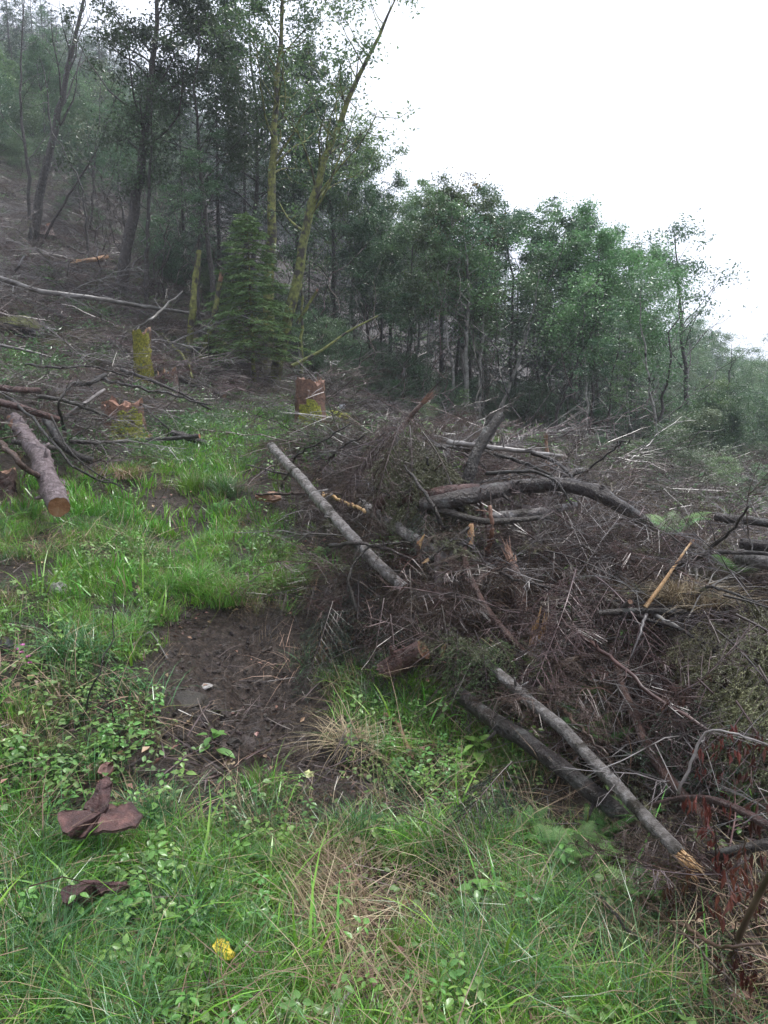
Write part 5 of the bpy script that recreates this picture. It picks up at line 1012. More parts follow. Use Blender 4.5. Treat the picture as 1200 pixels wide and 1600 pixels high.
BR = [ # label, points (u,v,lift), r0, r1, material, twigs, twig length
 ('thin black branch bending over the near end of the bowed log', [(560,960,.2),(540,900,.4),(575,850,.55),(640,848,.5)], .012,.006,m_bark,5,.2),
 ('dark branch lying across the bowed log half way down', [(515,853,.35),(560,848,.55),(620,862,.45),(650,880,.3)], .016,.008,m_bark,6,.25),
 ('bent thin branch with a torn yellow tip standing over the heap centre', [(720,830,.1),(697,790,.35),(672,745,.5),(668,715,.7)], .016,.008,m_bark,3,.2),
 ('forked black branch standing in front of the arched log', [(700,860,.1),(690,815,.4),(668,775,.6),(632,727,.75)], .020,.008,m_bark,4,.25),
 ('thin reddish branch rising left of the leaning thick branch', [(655,800,.2),(662,770,.4),(670,745,.5),(690,725,.7)], .010,.005,m_barkr,4,.2),
 ('long thin branch reaching out above the far end of the arched log', [(680,700,.35),(760,705,.4),(840,728,.4),(900,770,.3)], .022,.010,m_bark,6,.4),
 ('grey branch lying along the crest of the heap toward the wood', [(700,690,.4),(770,700,.5),(830,706,.5),(880,712,.4)], .025,.014,m_twigg,6,.4),
 ('bent branch dropping from the crest to the arched log', [(830,707,.5),(870,722,.45),(890,740,.4),(905,765,.3)], .018,.010,m_bark,4,.3),
 ('thin curved branch over the middle of the arched log', [(760,740,.5),(830,735,.6),(870,750,.55),(895,790,.4)], .016,.007,m_bark,5,.3),
 ('thin black branch rising at the outer end of the crest', [(880,745,.3),(920,735,.5),(960,700,.7),(985,685,.8)], .012,.005,m_bark,5,.3),
 ('pale stick under the middle of the leaning thick branch', [(600,760,.4),(660,752,.4),(720,765,.4),(760,800,.3)], .014,.008,m_twigg,3,.2),
 ('dark branch rising between the pale pole and the torn trunk', [(760,870,.1),(770,830,.35),(765,790,.5)], .018,.012,m_woodo,2,.15),
 ('broken stick with an orange tip right of the leaning thick branch', [(770,850,.15),(755,800,.35),(746,765,.5)], .022,.012,m_barkr,2,.15),
 ('thin arching twig above the level stick and the straw', [(1085,935,.15),(1105,915,.35),(1140,925,.4),(1190,945,.3)], .010,.005,m_bark,4,.25),
 ('thin dark branch coming in level above the wet logs', [(1040,895,.2),(1100,865,.45),(1160,862,.5),(1220,868,.5)], .014,.010,m_bark,5,.3),
 ('thin bent branch reaching up to the black pole at the outer edge', [(1080,880,.2),(1120,850,.5),(1150,820,.7),(1170,790,.9)], .012,.005,m_bark,5,.3),
 ('grey branch bowed across the dark steep side of the heap', [(1020,960,.25),(1060,980,.3),(1100,1010,.3),(1130,1060,.25)], .012,.006,m_twigg,5,.25),
 ('long thin branch running down the steep side toward the withered leaves', [(905,990,.2),(980,1050,.3),(1050,1110,.35),(1130,1160,.3)], .012,.007,m_twigr,6,.25),
 ('drooping forked twig hanging under the black level stick', [(1010,960,.3),(1000,990,.32),(985,1030,.25)], .010,.004,m_twigg,3,.15),
 ('thin branch crossing the steep side above the red brown log', [(930,930,.2),(1000,965,.3),(1080,990,.35),(1150,1040,.25)], .013,.007,m_bark,6,.25),
 ('reddish bare branch fallen between the ferns and the red log', [(850,1080,.1),(900,1130,.2),(950,1180,.2)], .010,.006,m_twigr,4,.2),
 ('thin dark branch in front of the torn trunk', [(760,880,.2),(800,905,.3),(850,915,.3),(900,930,.2)], .012,.006,m_bark,5,.25),
 ('brown branch sticking out toward the grass on the near side of the heap', [(500,770,.15),(440,772,.3),(400,772,.3)], .018,.010,m_barkr,3,.2),
 ('dark stick fan lying left of the head of the bowed log', [(470,745,.15),(430,738,.25),(385,726,.2)], .014,.007,m_bark,4,.25),
 ('thin dark branch rising past the head of the bowed log', [(440,760,.1),(460,715,.5),(500,690,.7),(548,662,.75)], .014,.007,m_bark,3,.3),
 ('leaning twig in front of the mossy boulder', [(500,735,.2),(530,700,.5),(570,680,.6)], .016,.007,m_bark,4,.3),
 ('pale branch with yellow torn end below the bowed log head', [(500,768,.3),(530,780,.4),(570,800,.45)], .014,.012,m_wood,1,.1),
 ('long dark branch sweeping over the left heap toward the path', [(190,578,.5),(240,595,.6),(290,618,.5),(330,640,.3)], .030,.018,m_bark,6,.4),
 ('second dark branch sweeping below the first toward the path', [(150,590,.4),(210,605,.6),(270,615,.6),(325,632,.5)], .028,.012,m_bark,5,.4),
 ('thin curved branch dangling between squat stump and round sawn log', [(215,625,.4),(245,655,.4),(270,672,.25),(258,690,.1)], .014,.008,m_bark,4,.3),
 ('dark branch with an upright sawn tip above the squat stump', [(110,600,.3),(140,600,.6),(165,585,.7)], .035,.030,m_bark,4,.4),
 ('thin dark branch lying across the top of the left heap', [(40,570,.3),(90,575,.5),(150,572,.5),(200,588,.4)], .022,.012,m_bark,6,.4),
 ('black branch sloping down over the purplish log', [(10,620,.5),(50,650,.7),(90,700,.5),(130,745,.3),(200,760,.1)], .018,.008,m_bark,5,.3),
 ('reddish curved branch at the left edge above the purplish log', [(-20,680,.4),(10,700,.6),(35,730,.5),(60,745,.3)], .030,.022,m_barkr,2,.3),
 ('dark twiggy branch in the middle of the left heap', [(60,620,.5),(100,625,.6),(140,640,.5),(180,655,.3)], .026,.012,m_bark,7,.4),
 ('bare branch standing up out of the left heap', [(100,670,.3),(90,630,.7),(110,600,.9)], .022,.010,m_bark,4,.3),
 ('lowest dark branch of the left heap, pointing at the path', [(110,690,.25),(150,692,.3),(200,690,.2)], .024,.012,m_bark,5,.3),
 ('thin twig over the grassy bank below the left heap', [(80,650,.7),(110,710,.4),(150,740,.3),(205,770,.1)], .010,.005,m_bark,3,.2),
 ('bleached root like splinter beside the squat mossy stump', [(232,683,.02),(222,665,.2),(213,640,.3)], .03,.012,m_barkb,1,.1),
 ('thin bleached branch on the upper slope below the bare leaning tree', [(55,388,.1),(80,398,.25),(115,405,.2)], .05,.03,m_twigg,3,.5),
 ('pale short branch on the upper slope above the torn orange butt', [(105,383,.1),(125,395,.2),(150,404,.2)], .04,.03,m_twigg,2,.4),
 ('dead branch leaning over the dark hollow', [(200,520,.2),(235,500,.8),(285,455,1.3)], .035,.015,m_twigg,5,.6),
 ('small pale branch tilted at the left edge of the upper slope', [(20,428,.1),(30,415,.4),(38,400,.6)], .04,.02,m_twigg,2,.4),
 ('dead branch lying below the broken mossy poles', [(250,520,.1),(290,560,.4),(300,590,.4)], .035,.02,m_mossb,4,.5),
 ('bare white branch lying on the far slope', [(1110,735,.05),(1150,718,.15),(1200,700,.25)], .04,.02,m_twigg,3,.6),
 ('pale fallen pole low on the far slope', [(1160,745,.2),(1185,755,.3),(1205,765,.2)], .05,.04,m_barkb,2,.4),
 ('long thin twig bending over the front corner with the withered leaves', [(1060,1240,.4),(1100,1140,.6),(1150,1145,.6),(1215,1170,.5)], .006,.003,m_twigg,3,.15),
 ('thin dark branch crossing the front corner of ferns', [(930,1390,.05),(960,1430,.12),(1000,1470,.1)], .008,.004,m_bark,4,.15),
 ('long twig crossing the front corner below the mossy stick', [(1060,1440,.1),(1120,1480,.15),(1190,1475,.2)], .008,.004,m_twigr,4,.2),
 ('thin trailing twig in the front corner beyond the grass', [(1000,1400,.1),(1080,1470,.12),(1150,1540,.08)], .006,.004,m_twigr,4,.2),
 ('dead twig standing up among the weeds near the pink flowers', [(125,1130,.0),(150,1060,.25),(175,1000,.4),(185,900,.7)], .005,.002,m_bark,6,.1),
 ('thin bent twig leaning in the weeds below the mud lip', [(188,1150,.0),(170,1100,.15),(150,1080,.2)], .004,.002,m_bark,4,.08),
]
for lb_, pts, r0, r1, mt, nt_, tl in BR: branch(lb_, [G(*p) for p in pts], r0, r1, mt, nt_, tl)
# torn yellow tips standing above the heap
for (u, v, Y, lb_) in [(668,742,gy(668,770),'yellow torn tip of the thin bent branch left of the leaning thick branch'),(748,770,gy(748,790),'orange torn tip of a stick right of the leaning thick branch'),(655,850,Y2+.15,'pale torn tip of a short stick left of the snapped black branch'),(795,742,gy(795,755)-.1,'orange torn tip behind the leaning thick branch'),(690,1018,gy(690,1025)-.1,'orange torn piece hanging under the drooping green boughs')]:
    b_ = MB(); c_ = np.array((0,0,0.)); b_.tube([c_, c_ + (.01,0,.05), c_ + (.035,0,.10)], [.013,.012,.003], 5, jit=.2); o_ = link('torn_tip', b_.mesh('torn_tip', m_wood, False)); o_.location = at(u, v + 8, Y); tag(o_, lb_, 'splinter')
log('short_stick', 'short brown stick standing upright in the near side of the heap', 'stick', [at(655,920,Y2+.1), at(654,885,Y2+.12), at(654,850,Y2+.15)], .016, .013, m_barkr, ('dark','broken'), 0, 1, k=8, splen=.03)

# ------------------------------------------------------------------ fallen spruce boughs with needles
def bough(L0, width, need, mat, droop=.5, nt_=34, r=.012, nl=.02, nw=.0028):
    b = MB(); n_ = 10; t = np.linspace(0, 1, n_); P = np.stack((t * L0, .06 * L0 * np.sin(t * 3), -droop * .45 * L0 * t * t), -1); b.tube(P, r * (1 - t * .8), 6, cap=False); C = []; D = []
    for k in range(nt_):
        s = .06 + .92 * k / nt_; p = along(P, s); sg = 1 if k % 2 else -1; l = width * (1.15 - s) * rng.uniform(.7, 1.15) + .05; a = R(rng.uniform(40, 62)); d = np.array((math.cos(a), sg * math.sin(a), -.25 - droop * .5 * rng.random()))
        q, dd = wander(p, d, l, 5, .07, -.08 * droop); b.tube(q, np.linspace(.0035, .0012, 6), 3, cap=False)
        m_ = int(need * l); w_ = rng.uniform(.03, 1, m_); C.append(np.array([np.interp(w_, np.linspace(0, 1, 6), q[:, c]) for c in range(3)]).T); D.append(dd * .9 + rng.normal(size=(m_, 3)) * .75)
        for j in range(int(l / .055)):
            w0 = rng.uniform(.1, .9); pp = along(q, w0); d2 = dd + np.array((dd[1], -dd[0], 0)) * (1 if j % 2 else -1) * .9 + rng.normal(size=3) * .15; l2 = l * .38 * (1.1 - w0) + .02; q2, d3 = wander(pp, d2, l2, 3, .08, -.12 * droop); b.tube(q2, [.0018, .0015, .0012, .0008], 3, cap=False)
            m_ = int(need * l2 * .9); w_ = rng.uniform(0, 1, m_); C.append(np.array([np.interp(w_, np.linspace(0, 1, 4), q2[:, c]) for c in range(3)]).T); D.append(d3 * .9 + rng.normal(size=(m_, 3)) * .75)
    C = np.concatenate(C); D = np.concatenate(D); lb = MB(); lb.rhombs(C, D, nl * rng.uniform(.7, 1.2, len(C)), nw, fold=.0); return b, lb
BM = {}
for key, args in {'olive': (.95, .40, 520, m_needo, .7, 44, .006, .022, .0038), 'green': (.6, .2, 420, m_needb, .7, 26, .004, .016, .003), 'brown': (.8, .30, 220, m_needd, 1.0, 30, .005, .02, .003), 'dark': (.8, .28, 300, m_needle, .8, 30, .005, .018, .003)}.items():
    a_, c_ = bough(*args); BM[key] = (a_.mesh('bough_stem', m_twig, True), c_.mesh('bough_needles', args[3], False))
def put_bough(key, label, p, az, pitch, roll, sc, group=None):
    e = empty('spruce_bough', p, label, 'spruce bough', group); e.rotation_euler = (R(roll), R(pitch), R(az)); e.scale = (sc,) * 3; link('stem', BM[key][0], e); link('needles', BM[key][1], e)
BG = [
 ('olive','upper wilted olive bough fanning out at the outer edge of the heap beside the straw', (1130,930,.3), -25, 15, 10, 1.0),
 ('olive','wilted olive bough sweeping down the outer edge of the heap, under the uppermost fan', (1150,960,.35), -50, 25, 0, 1.05),
 ('olive','middle wilted olive bough hanging over the dark steep side', (1120,985,.35), -60, 35, -10, 1.0),
 ('olive','wilted olive bough drooping to the withered red leaves', (1160,1020,.35), -80, 40, 0, .9),
 ('olive','lowest wilted olive bough hanging at the outer edge', (1185,1040,.35), -95, 45, 10, .9),
 ('olive','wilted olive bough turned toward the yellow splinter', (1100,955,.25), -100, 30, 0, .7),
 ('dark','dark green bough hidden under the wilted olive fan', (1090,1060,.3), -70, 35, 0, 1.0),
 ('dark','dark green bough hanging in the steep side near the red brown log', (1040,1085,.25), -90, 40, 0, .9),
 ('dark','dark green bough beneath the lowest olive bough', (1150,1095,.3), -80, 50, 0, 1.0),
 ('green','bright green hanging sprig over the upper end of the long grey pole', (742,985,.35), -85, 50, 0, .75),
 ('green','second bright green sprig drooping just left of the upper end of the grey pole', (715,985,.35), -110, 55, 0, .6),
 ('green','small bright green sprig right of the upper end of the grey pole', (765,985,.3), -60, 45, 0, .6),
 ('brown','brown needled bough hanging down the near side of the heap under the short grey log', (640,890,.25), -100, 45, 0, 1.0),
 ('brown','brown needled bough drooping below the pinkish upright stick', (690,945,.25), -95, 50, 0, .9),
 ('brown','brown needled bough hanging left of the pinkish upright stick', (600,935,.2), -110, 40, 0, .9),
 ('dark','dark bough beneath the lower half of the bowed log', (560,900,.2), -100, 45, 0, 1.0),
 ('dark','dark bough hanging at the near foot of the heap above the sawn log end', (610,960,.2), -95, 50, 0, .9),
 ('dark','dark drooping bough in front of the near end of the bowed log', (520,940,.15), -110, 30, 0, .8),
 ('olive','olive brown bough hanging from the tangled dead top', (640,665,.75), -100, 60, 0, .9),
 ('brown','brown bough hanging from the tangled dead top toward the viewer', (625,665,.8), -130, 55, 0, 1.0),
 ('olive','olive bough on the outer side of the tangled dead top', (660,675,.7), -60, 55, 0, .9),
 ('brown','brown bough trailing left of the tangled dead top', (610,680,.65), -160, 40, 0, .9),
 ('dark','dark green bough lying on top of the heap below the tangled dead top', (650,720,.45), -90, 25, 0, 1.1),
 ('brown','brown bough draped over the heap below the yellow splinter', (930,900,.25), -80, 15, 0, 1.2),
 ('brown','red brown bough lying right of the torn trunk', (900,890,.2), -120, 10, 0, 1.2),
 ('brown','red brown bough lying behind the torn trunk', (850,860,.2), -40, 5, 0, 1.2),
 ('dark','dark green bough in the grass under the black wet log', (800,1190,.08), -140, 10, 0, .7),
]
for key, lb_, p, az, pit, ro, sc in BG: put_bough(key, lb_, G(p[0], p[1], p[2] + .12), az, pit * .75, ro, sc)
log('dead_snag', 'torn reddish dead tree top above the tangled boughs behind the heap', 'snag', [G(600,705,.1), at(630,665,gy(600,705)-.1), at(645,645,gy(600,705)-.1), at(660,630,gy(600,705)-.1)], .05, .03, m_barkr, ('dark', 'oldbroken'), 1, 3, splen=.2)
put_ = None

# ------------------------------------------------------------------ ferns: every frond its own piece
def frond(L0=.45, w_=.11, pairs=17):
    b = MB(); n_ = 12; t = np.linspace(0, 1, n_); P = np.stack((t * L0 * .8, 0 * t, L0 * (.62 * t - .55 * t * t)), -1); b.tube(P, .0022 * (1 - t * .8), 3, cap=False); C = []; D = []; Ln = []
    for k in range(pairs):
        s = .14 + .84 * k / pairs; p = along(P, s); l = w_ * math.sin(math.pi * min(1, (s + .12))) ** .7 * (1.05 - .5 * s)
        for sg in (-1, 1):
            d = np.array((.35, sg, -.10)); d /= np.linalg.norm(d)
            m_ = 8
            for j in range(m_): f = (j + .3) / m_; C.append(p + d * l * f); D.append(np.array((1, sg * .45, 0)) if 1 else 0); Ln.append(l * .21 * (1.15 - f)); C.append(p + d * l * f); D.append(np.array((-.8, sg * .55, 0))); Ln.append(l * .17 * (1.15 - f))
            C.append(p); D.append(d); Ln.append(l)
    Ln = np.array(Ln); C = np.array(C); b.rhombs(C, np.array(D), Ln, np.where(Ln > w_ * .26, Ln * .04, Ln * .42), N=np.tile((0, 0, 1.), (len(C), 1)) + rng.normal(size=(len(C), 3)) * .1, fold=.05); return b
FM = [frond().mesh('frond', m_fern, False), frond(.45, .13, 22).mesh('frond', m_fern, False)]
def fern(label, p, sc, nf=6, az0=None, spread=360, group=None):
    e = empty('fern', p, label, 'fern', group)
    for k in range(nf):
        o = link('frond', FM[k % 2], e); a = (az0 if az0 is not None else 0) + spread * (k / nf - .5) + rng.normal() * 10; o.rotation_euler = (rng.normal() * .15, -rng.uniform(.1, .5), R(a)); s = sc * rng.uniform(.75, 1.15); o.scale = (s, s, s)
FN = [('fern spreading in the grass left of the splintered pole end',(905,1345,.02),.5,7),('fern in the front corner below the splintered pole end',(1000,1400,.02),.45,7),('fern between the black wet log and the front grass',(860,1320,.02),.42,6),('large fern with long fronds between the long grey pole and the red brown log',(885,1085,.02),.75,8),('fern growing right behind the long grey pole, nearest the torn trunk',(860,1060,.02),.6,6),
 ('fern half way down behind the long grey pole',(915,1140,.02),.6,7),('fern with upright fronds beside the red brown log',(945,1165,.02),.55,6),('small fern frond standing before the red brown log',(1010,1190,.02),.35,4),
 ('lone bright fern behind the far end of the arched log',(1050,838,.1),.85,6),('fern under the splintered end of the grey pole',(985,1290,.02),.55,6),
 ('fern in the front corner left of the splintered end',(940,1310,.02),.5,6),('fern low in the shade of the black wet log',(830,1290,.02),.4,5),('fern at the outer edge by the wet logs',(1150,905,.1),.7,5),
 ('fern by the path edge below the bowed log head',(340,800,.02),.6,6),('dark leaved fern beside the mud in front',(415,1345,.02),.35,7),('fern below the bowed log, in the near foot of the heap',(505,870,.05),.5,5),
 ('fern on the slope below the long thin grey pole',(85,450,.02),1.4,7),('fern by the foot of the thin straight grey stem',(225,475,.02),1.2,6),('fern beneath the broken mossy poles',(330,595,.02),1.0,7),
 ('fern beside the leaning mossy trunk foot',(385,610,.02),1.0,6),('fern in front of the young bright spruce stem',(360,625,.02),.9,6),('fern between the tall narrow stump and the poles',(270,575,.02),1.1,6),
 ('fern on the slope at the left edge above the red brown pole',(40,500,.02),1.1,6),('fern behind the mossy boulder',(575,655,.02),1.0,6),('low fern at the wood edge behind the tangled dead top',(600,650,.02),1.1,6),
 ('fern at the heap edge just above the sawn log end',(650,1060,.02),.4,5)]
for lb_, p, sc, nf in FN: fern(lb_, g(p[0], p[1], p[2] + (.05 if p[0] > 760 and p[1] > 900 else .02)), sc * 1.05, nf)

# ------------------------------------------------------------------ withered red leaved shoots
def withered(label, pts, nl=44, ls=.05):
    P = np.array([G(*p) for p in pts]); o = P[0].copy(); P = P - o; e = empty('withered_shoot', o, label, 'withered plant'); Q = smooth_path(P, 14, .004); b = MB(); b.tube(Q, np.linspace(.004, .0015, 14), 5, cap=False)
    C = []; 
    for k in range(8):
        q, d = wander(along(Q, rng.uniform(.25, 1)), rng.normal(size=3) + (0, 0, .2), .10, 4, .2, -.15); b.tube(q, [.002, .0018, .0015, .0012, .001], 3, cap=False); C.append(along(q, rng.uniform(.4, 1))); C.append(q[-1])
    link('stem', b.mesh('withered_stem', m_twigr, True), e)
    idx = rng.integers(0, len(C), nl); CC = np.array(C)[idx] + rng.normal(size=(nl, 3)) * .012; D = rng.normal(size=(nl, 3)) * .25 + (0, 0, -1); lb = MB(); lb.rhombs(CC, D, ls * rng.uniform(.6, 1.4, nl), ls * .32 * rng.uniform(.6, 1.2, nl), fold=.5); link('withered_leaves', lb.mesh('withered_leaves', m_brackn, False), e)
for lb_, pts in [('tall withered red leaved shoot highest at the outer edge below the olive boughs', [(1150,1260,.02),(1140,1190,.2),(1125,1120,.4)]), ('withered red shoot standing between arching stick and outer grass', [(1110,1290,.02),(1115,1210,.25),(1120,1150,.45)]),
  ('withered red shoot nearest the outer edge above the arching stick', [(1190,1260,.02),(1180,1200,.2),(1175,1130,.4)]), ('withered red leaves hanging right of the splintered pole end', [(1130,1400,.02),(1120,1330,.2),(1110,1260,.4)]),
  ('withered red leaves hanging before the mossy stick at the outer edge', [(1170,1400,.02),(1165,1330,.2),(1160,1260,.35)]), ('dark withered leaves in the front corner under the mossy stick', [(1190,1480,.02),(1180,1420,.15),(1170,1370,.3)]),
  ('lowest withered red shoot in the front corner', [(1140,1540,.02),(1145,1490,.12),(1150,1440,.25)]), ('sparse withered shoot in the steep side by the red brown log', [(1060,1180,.02),(1055,1130,.2),(1045,1080,.35)]), ('tiny withered shoot below the grey branch of the steep side', [(1085,1110,.02),(1080,1070,.2),(1075,1030,.3)]),
  ('grey withered leaves hanging just below the splintered pole end', [(1060,1440,.02),(1050,1400,.15),(1045,1370,.2)])]: withered(lb_, pts)

# ------------------------------------------------------------------ stones, boulders, bark slabs, leaves, flowers
def rock(name, label, p, s, mat, cat='rock', flat=.65, mossy=None, detail=3):
    import bmesh
    bm = bmesh.new(); bmesh.ops.create_icosphere(bm, subdivisions=detail, radius=1); V = np.array([v.co[:] for v in bm.verts]); Fc = np.array([[v.index for v in f.verts] for f in bm.faces]); bm.free(); o = rng.uniform(0, 50, 3)
    for q in range(9):
        nrm = rng.normal(size=3); nrm /= np.linalg.norm(nrm); dd = V @ nrm; c_ = rng.uniform(.62, .9); V = V - np.maximum(dd - c_, 0)[:, None] * nrm
    d = 1 + .10 * perlin(V[:, 0] * 3 + o[0] + V[:, 2], V[:, 1] * 3 + o[1] - V[:, 2]); V = V * d[:, None] * np.array((s, s * .8, s * flat)); e = empty(name, p, label, cat); b = MB(); b.add(V, Fc); link('stone', b.mesh('stone', mat, False), e)
    if mossy:
        cen = V[Fc].mean(1); keep = (cen[:, 2] > s * flat * (.1 + .3 * perlin(cen[:, 0] / s * 2 + o[0], cen[:, 1] / s * 2))) ; b = MB(); b.add(V * 1.04 + np.array((0, 0, .01)) * s + rng.normal(size=V.shape) * .01 * s, Fc[keep]); link('moss', b.mesh('moss', mossy, True), e)
rock('stone', 'pale grey angular stone in the bank at the left edge below the bright grass', G(90,922,.02), .07, m_stone, flat=.8, detail=2)
rock('stone', 'small flat pale stone in the middle of the mud scar', G(320,1073,.0), .05, m_stone, flat=.35)
rock('stone', 'tiny reddish flat stone at the lower end of the mud scar', G(358,1192,.0), .03, m_leafbr, flat=.3)
rock('stone', 'dark wet stone at the left edge above the pink flowers', G(8,1010,.0), .09, m_stoned)
rock('stone', 'black wet stone half sunk in the grass left of the lower mud', G(350,1330,.0), .05, m_stoned)
rock('stone', 'small black stone in the straw at the bottom of the view', G(648,1475,.02), .035, m_stoned, flat=.45)
rock('stone', 'dark flat stone in the front grass right of the straw', G(840,1412,.0), .05, m_stoned, flat=.4)
rock('boulder', 'mossy boulder right of the tall reddish stump', G(525,655,.05), .42, m_stone, 'boulder', .45, m_moss)
rock('boulder', 'low mossy boulder in front of the pale one beside the reddish stump', G(545,668,.03), .32, m_stoned, 'boulder', .4, m_moss)
rock('boulder', 'dark boulder between the broken mossy poles', at(322,545,18.5), .55, m_stoned, 'boulder', .6, m_mossd)
rock('boulder', 'mossy boulder on the slope at the left edge under the upper pole', G(30,515,.05), .5, m_stoned, 'boulder', .5, m_mossd)
rock('boulder', 'long dark boulder half way along the left slope', G(90,545,.0), .4, m_stoned, 'boulder', .4, m_mossd)
rock('boulder', 'black boulder in the dark hollow of the left stand', at(215,440,24) - np.array((0,0,.25)), .55, m_stoned, 'boulder', .6, m_mossd)
rock('boulder', 'dark boulder deeper in the hollow beside the thin straight stem', at(262,455,24.5) - np.array((0,0,.3)), .5, m_stoned, 'boulder', .7, m_mossd)
rock('clod', 'rounded clod of soil with dead straw below the sawn log end', G(545,1180,.03), .13, m_clod, 'clod', .75)
rock('clod', 'big dark clod at the upper left of the mud scar', G(290,1100,.0), .14, m_clod, 'clod', .5)
rock('moss_clump', 'brown mossy lump at the left edge between the weeds', G(72,1240,.03), .06, m_mossd, 'moss', .9)

def slab(name, label, outline, Y_of, thick, mat, cat, bend=.03):
    """outline in photo pixels, laid onto the slope with its own thickness"""
    outline = [o_ for k_ in range(len(outline)) for o_ in [outline[k_]] + [tuple(np.array(outline[k_]) * (1 - f_) + np.array(outline[(k_ + 1) % len(outline)]) * f_ + rng.normal(size=3) * (1.6, 1.3, 0)) for f_ in (.33, .67)]]
    pts = np.array([G(u, v, l * (.55 if cat == 'bark' else 1) + .05 * (cat == 'bark') + .002 * rng.normal() * (cat == 'bark')) for u, v, l in outline]); c = pts.mean(0); pts = pts - c; n_ = len(pts)
    rings = [pts * f + np.array((0, 0, bend * (1 - f))) for f in (1, .75, .5, .25)]; k = n_; top = np.concatenate(rings + [np.array([[0, 0, bend]])]); top = top + rng.normal(size=top.shape) * .002; bot = top - np.array((0, -.3, 1)) * thick
    b = MB(); j = np.arange(k); jn = (j + 1) % k
    V = np.concatenate((top, bot)); m_ = len(top); b.v.append(V); b.n = len(V)
    for q in range(3): b.f.append(np.stack((q*k+j, q*k+jn, (q+1)*k+jn, (q+1)*k+j), -1)); b.f.append(np.stack((q*k+j, (q+1)*k+j, (q+1)*k+jn, q*k+jn), -1) + m_); b.m += [np.zeros(k)] * 2
    b.f.append(np.stack((3*k+j, 3*k+jn, np.full(k, 4*k)), -1)); b.f.append(np.stack((3*k+j, np.full(k, 4*k), 3*k+jn), -1) + m_); b.f.append(np.stack((j, jn, jn + m_, j + m_), -1)); b.m += [np.zeros(k)] * 3
    o = link(name, b.mesh(name, mat, True)); o.location = c; tag(o, label, cat); return o
slab('bark_slab', 'wide dark red slab of bark lying in the weeds, upper of the two', [(88,1270,.12),(118,1266,.13),(150,1262,.14),(170,1258,.13),(190,1258,.14),(205,1255,.15),(222,1272,.13),(212,1290,.11),(185,1296,.1),(150,1300,.1),(120,1310,.08),(98,1300,.1)], 0, .012, m_slab, 'bark', .02)
slab('bark_slab', 'dark upright flake of bark rising behind the upper wide slab', [(130,1262,.15),(145,1240,.22),(155,1220,.27),(166,1212,.29),(176,1222,.28),(172,1245,.22),(165,1266,.16),(150,1276,.12)], 0, .012, m_slab, 'bark', .02)
slab('bark_slab', 'lower reddish slab of bark lying in the front grass', [(95,1388,.12),(130,1374,.14),(165,1378,.13),(198,1378,.13),(202,1384,.12),(175,1392,.10),(152,1400,.09),(142,1412,.08),(118,1420,.08),(98,1408,.1)], 0, .012, m_slab, 'bark', .03)
slab('bark_flake', 'small orange brown flake of bark above the upper wide slab', [(152,1205,.05),(165,1190,.08),(178,1188,.09),(176,1204,.06),(160,1214,.04)], 0, .006, m_leafbr, 'bark', .01)
slab('fallen_leaf', 'bright yellow fallen leaf in the front grass', [(333,1475,.09),(340,1466,.10),(352,1466,.10),(360,1478,.09),(366,1494,.08),(360,1502,.07),(346,1500,.07),(336,1490,.08)], 0, .001, m_leafy, 'leaf', .004)
slab('fallen_leaf', 'pale yellow green leaf on the lower mud', [(473,1206,.02),(482,1202,.02),(492,1206,.02),(488,1214,.015),(478,1214,.015)], 0, .001, m_leafyg, 'leaf', .003)
slab('fallen_leaf', 'curled pale brown leaf beside the lower mud, upright', [(672,1262,.03),(684,1246,.04),(688,1252,.04),(682,1268,.02)], 0, .001, m_leafbr, 'leaf', .01)
slab('fallen_leaf', 'dark red brown leaf pair next to the curled pale leaf', [(630,1280,.03),(648,1284,.03),(664,1298,.03),(660,1304,.02),(640,1300,.02)], 0, .001, m_leafbr, 'leaf', .01)
slab('fallen_leaf', 'brown curled leaf just above the dark red brown leaf', [(648,1274,.03),(662,1266,.04),(666,1272,.03),(656,1280,.02)], 0, .001, m_leafbr, 'leaf', .01)
slab('wood_flake', 'flat orange brown flake of wood on the near left side of the heap', [(398,772,.2),(420,768,.2),(436,770,.22),(440,778,.2),(420,782,.15),(402,780,.15)], 0, .02, m_woodo, 'wood flake', .02)
def plant(label, p, sc=1.0, pink=False):
    e = empty('flowering_weed' if pink else 'broad_leaved_plant', p, label, 'plant'); a_ = weed_proto(.30 if pink else .12, 7 if pink else 3, .06 if pink else .11); link('leaves', a_.mesh('plant_leaves', [m_weed, m_sedge], True), e)
    if pink:
        C = []; D = []
        for k in range(5):
            a = k * 1.25; h = .2 + .03 * k; b = MB(); n_ = 6; aa = np.arange(n_) * 6.283 / n_; c = np.array((.03 * math.cos(a), .03 * math.sin(a), h)); b.rhombs(np.tile(c, (n_, 1)), np.stack((np.cos(aa), np.sin(aa), .5 + 0 * aa), -1), .018, .013, fold=.2); link('flower', b.mesh('flower', m_pink, False), e)
    e.scale = (sc,) * 3
plant('weed with small pink flowers at the left edge', G(42,1085,.0), .8, True)
plant('broad leaved plant with drooping bright leaves in the front left grass', G(205,1440,.02), .7)
plant('broad leaved weed in the front grass above the pale leaf', G(745,1420,.02), .65)
plant('leafy weed standing in the lower grass beside the mud', G(330,1180,.0), .8)
plant('leafy plant growing in the shade under the black wet log', G(745,1195,.0), .9)
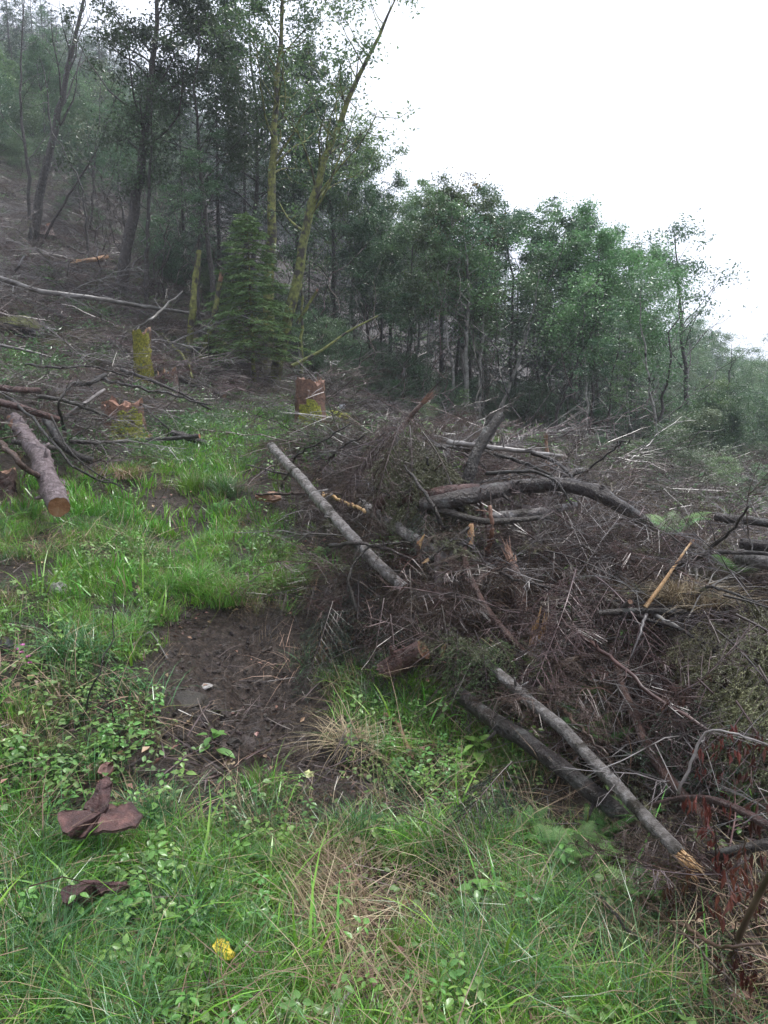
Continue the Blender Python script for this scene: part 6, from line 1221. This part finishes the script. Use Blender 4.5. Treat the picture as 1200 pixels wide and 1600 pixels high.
# white sign beyond the stump
b_ = MB(); b_.add([(x, y, z) for z in (0, .11) for y in (-.05, .05) for x in (-.055 - .01 * (z > 0), .055 + .01 * (z > 0))], [(0, 2, 3, 1), (4, 5, 7, 6), (0, 1, 5, 4), (2, 6, 7, 3), (0, 4, 6, 2), (1, 3, 7, 5)])
o_ = link('white_box', b_.mesh('white_box', m_white, False)); o_.location = G(535,640,.12); tag(o_, 'tiny white plastic box among the plants behind the mossy boulder', 'box')
b_ = MB(); b_.tube([o_.location - Vector((0,0,.25)), o_.location], .012, 6); o2 = link('box_post', b_.mesh('box_post', m_bark, True)); tag(o2, 'thin post under the tiny white box', 'post')

# big tussocks of grass that stand out singly
def tussock(label, p, nb, h, w_, mats, spread, curl, sc=1.0, dead=.12):
    o = link('grass_tussock', tuft(nb, h, w_, spread, 0, curl, dead, 4).mesh('grass_tussock', mats, False)); o.location = p; o.scale = (sc,) * 3; o.rotation_euler = (.12, 0, rng.uniform(0, 6)); tag(o, label, 'grass')
tussock('big shaggy grass tussock hanging over the upper lip of the mud scar', G(350,945,-.02), 420, .34, .0045, [m_grass, m_straw], 1.2, 1.0, dead=.22)
tussock('smaller shaggy tussock left of the big one on the mud lip', G(300,925,-.02), 260, .28, .0045, [m_grass, m_straw], 1.1, .9, dead=.2)
tussock('dark fine bladed tussock in the front left corner', G(50,1530,-.02), 380, .30, .003, [m_sedge, m_straw], 1.1, .9)
tussock('dark fine bladed tussock above the front left corner', G(20,1440,-.02), 260, .28, .003, [m_sedge, m_straw], 1.1, .9)
tussock('pale dead straw clump hanging beside the yellow splinter', G(1060,940,.12), 420, .19, .0036, [m_straw, m_straw], 1.6, 1.1, dead=0)
tussock('smaller pale straw clump trailing outward from the clump by the yellow splinter', G(1100,950,.12), 260, .17, .0036, [m_straw, m_straw], 1.8, 1.2, dead=0)
tussock('dead straw clump on the clod below the sawn log end', G(545,1165,.06), 260, .16, .003, [m_straw, m_straw], 1.8, 1.3, dead=0)
tussock('straw clump hanging over the bank below the left heap', G(185,750,0), 320, .28, .005, [m_straw, m_grassy], 1.7, 1.2, dead=.4)
tussock('green tussock beside the trodden path above the mud', G(300,770,-.02), 300, .30, .006, [m_grass, m_straw], 1.0, .8)
tussock('green tussock on the far side of the trodden path', G(355,775,-.02), 300, .28, .006, [m_sedge, m_straw], 1.1, .9)
tussock('sedge tussock beside the upper bark slab', G(245,1290,-.02), 260, .20, .003, [m_sedge, m_straw], 1.2, .9)
tussock('fine sedge tussock right of the lower mud', G(560,1310,-.02), 260, .17, .0028, [m_sedge, m_straw], 1.1, .8)
tussock('green tussock under the sawn log end', G(640,1085,-.02), 280, .22, .004, [m_grass, m_straw], 1.1, .8)
tussock('green tussock growing at the outer edge behind the mossy stick', G(1160,1275,-.02), 200, .30, .005, [m_grass, m_straw], .8, .6)
tussock('tall bright green tussock left of the near heap foot', G(440,925,-.02), 260, .26, .0045, [m_grass, m_straw], .9, .7)
tussock('bluish sedge tussock on the slope at the left below the stone', G(120,1030,-.02), 300, .26, .004, [m_sedge, m_straw], 1.2, .9)
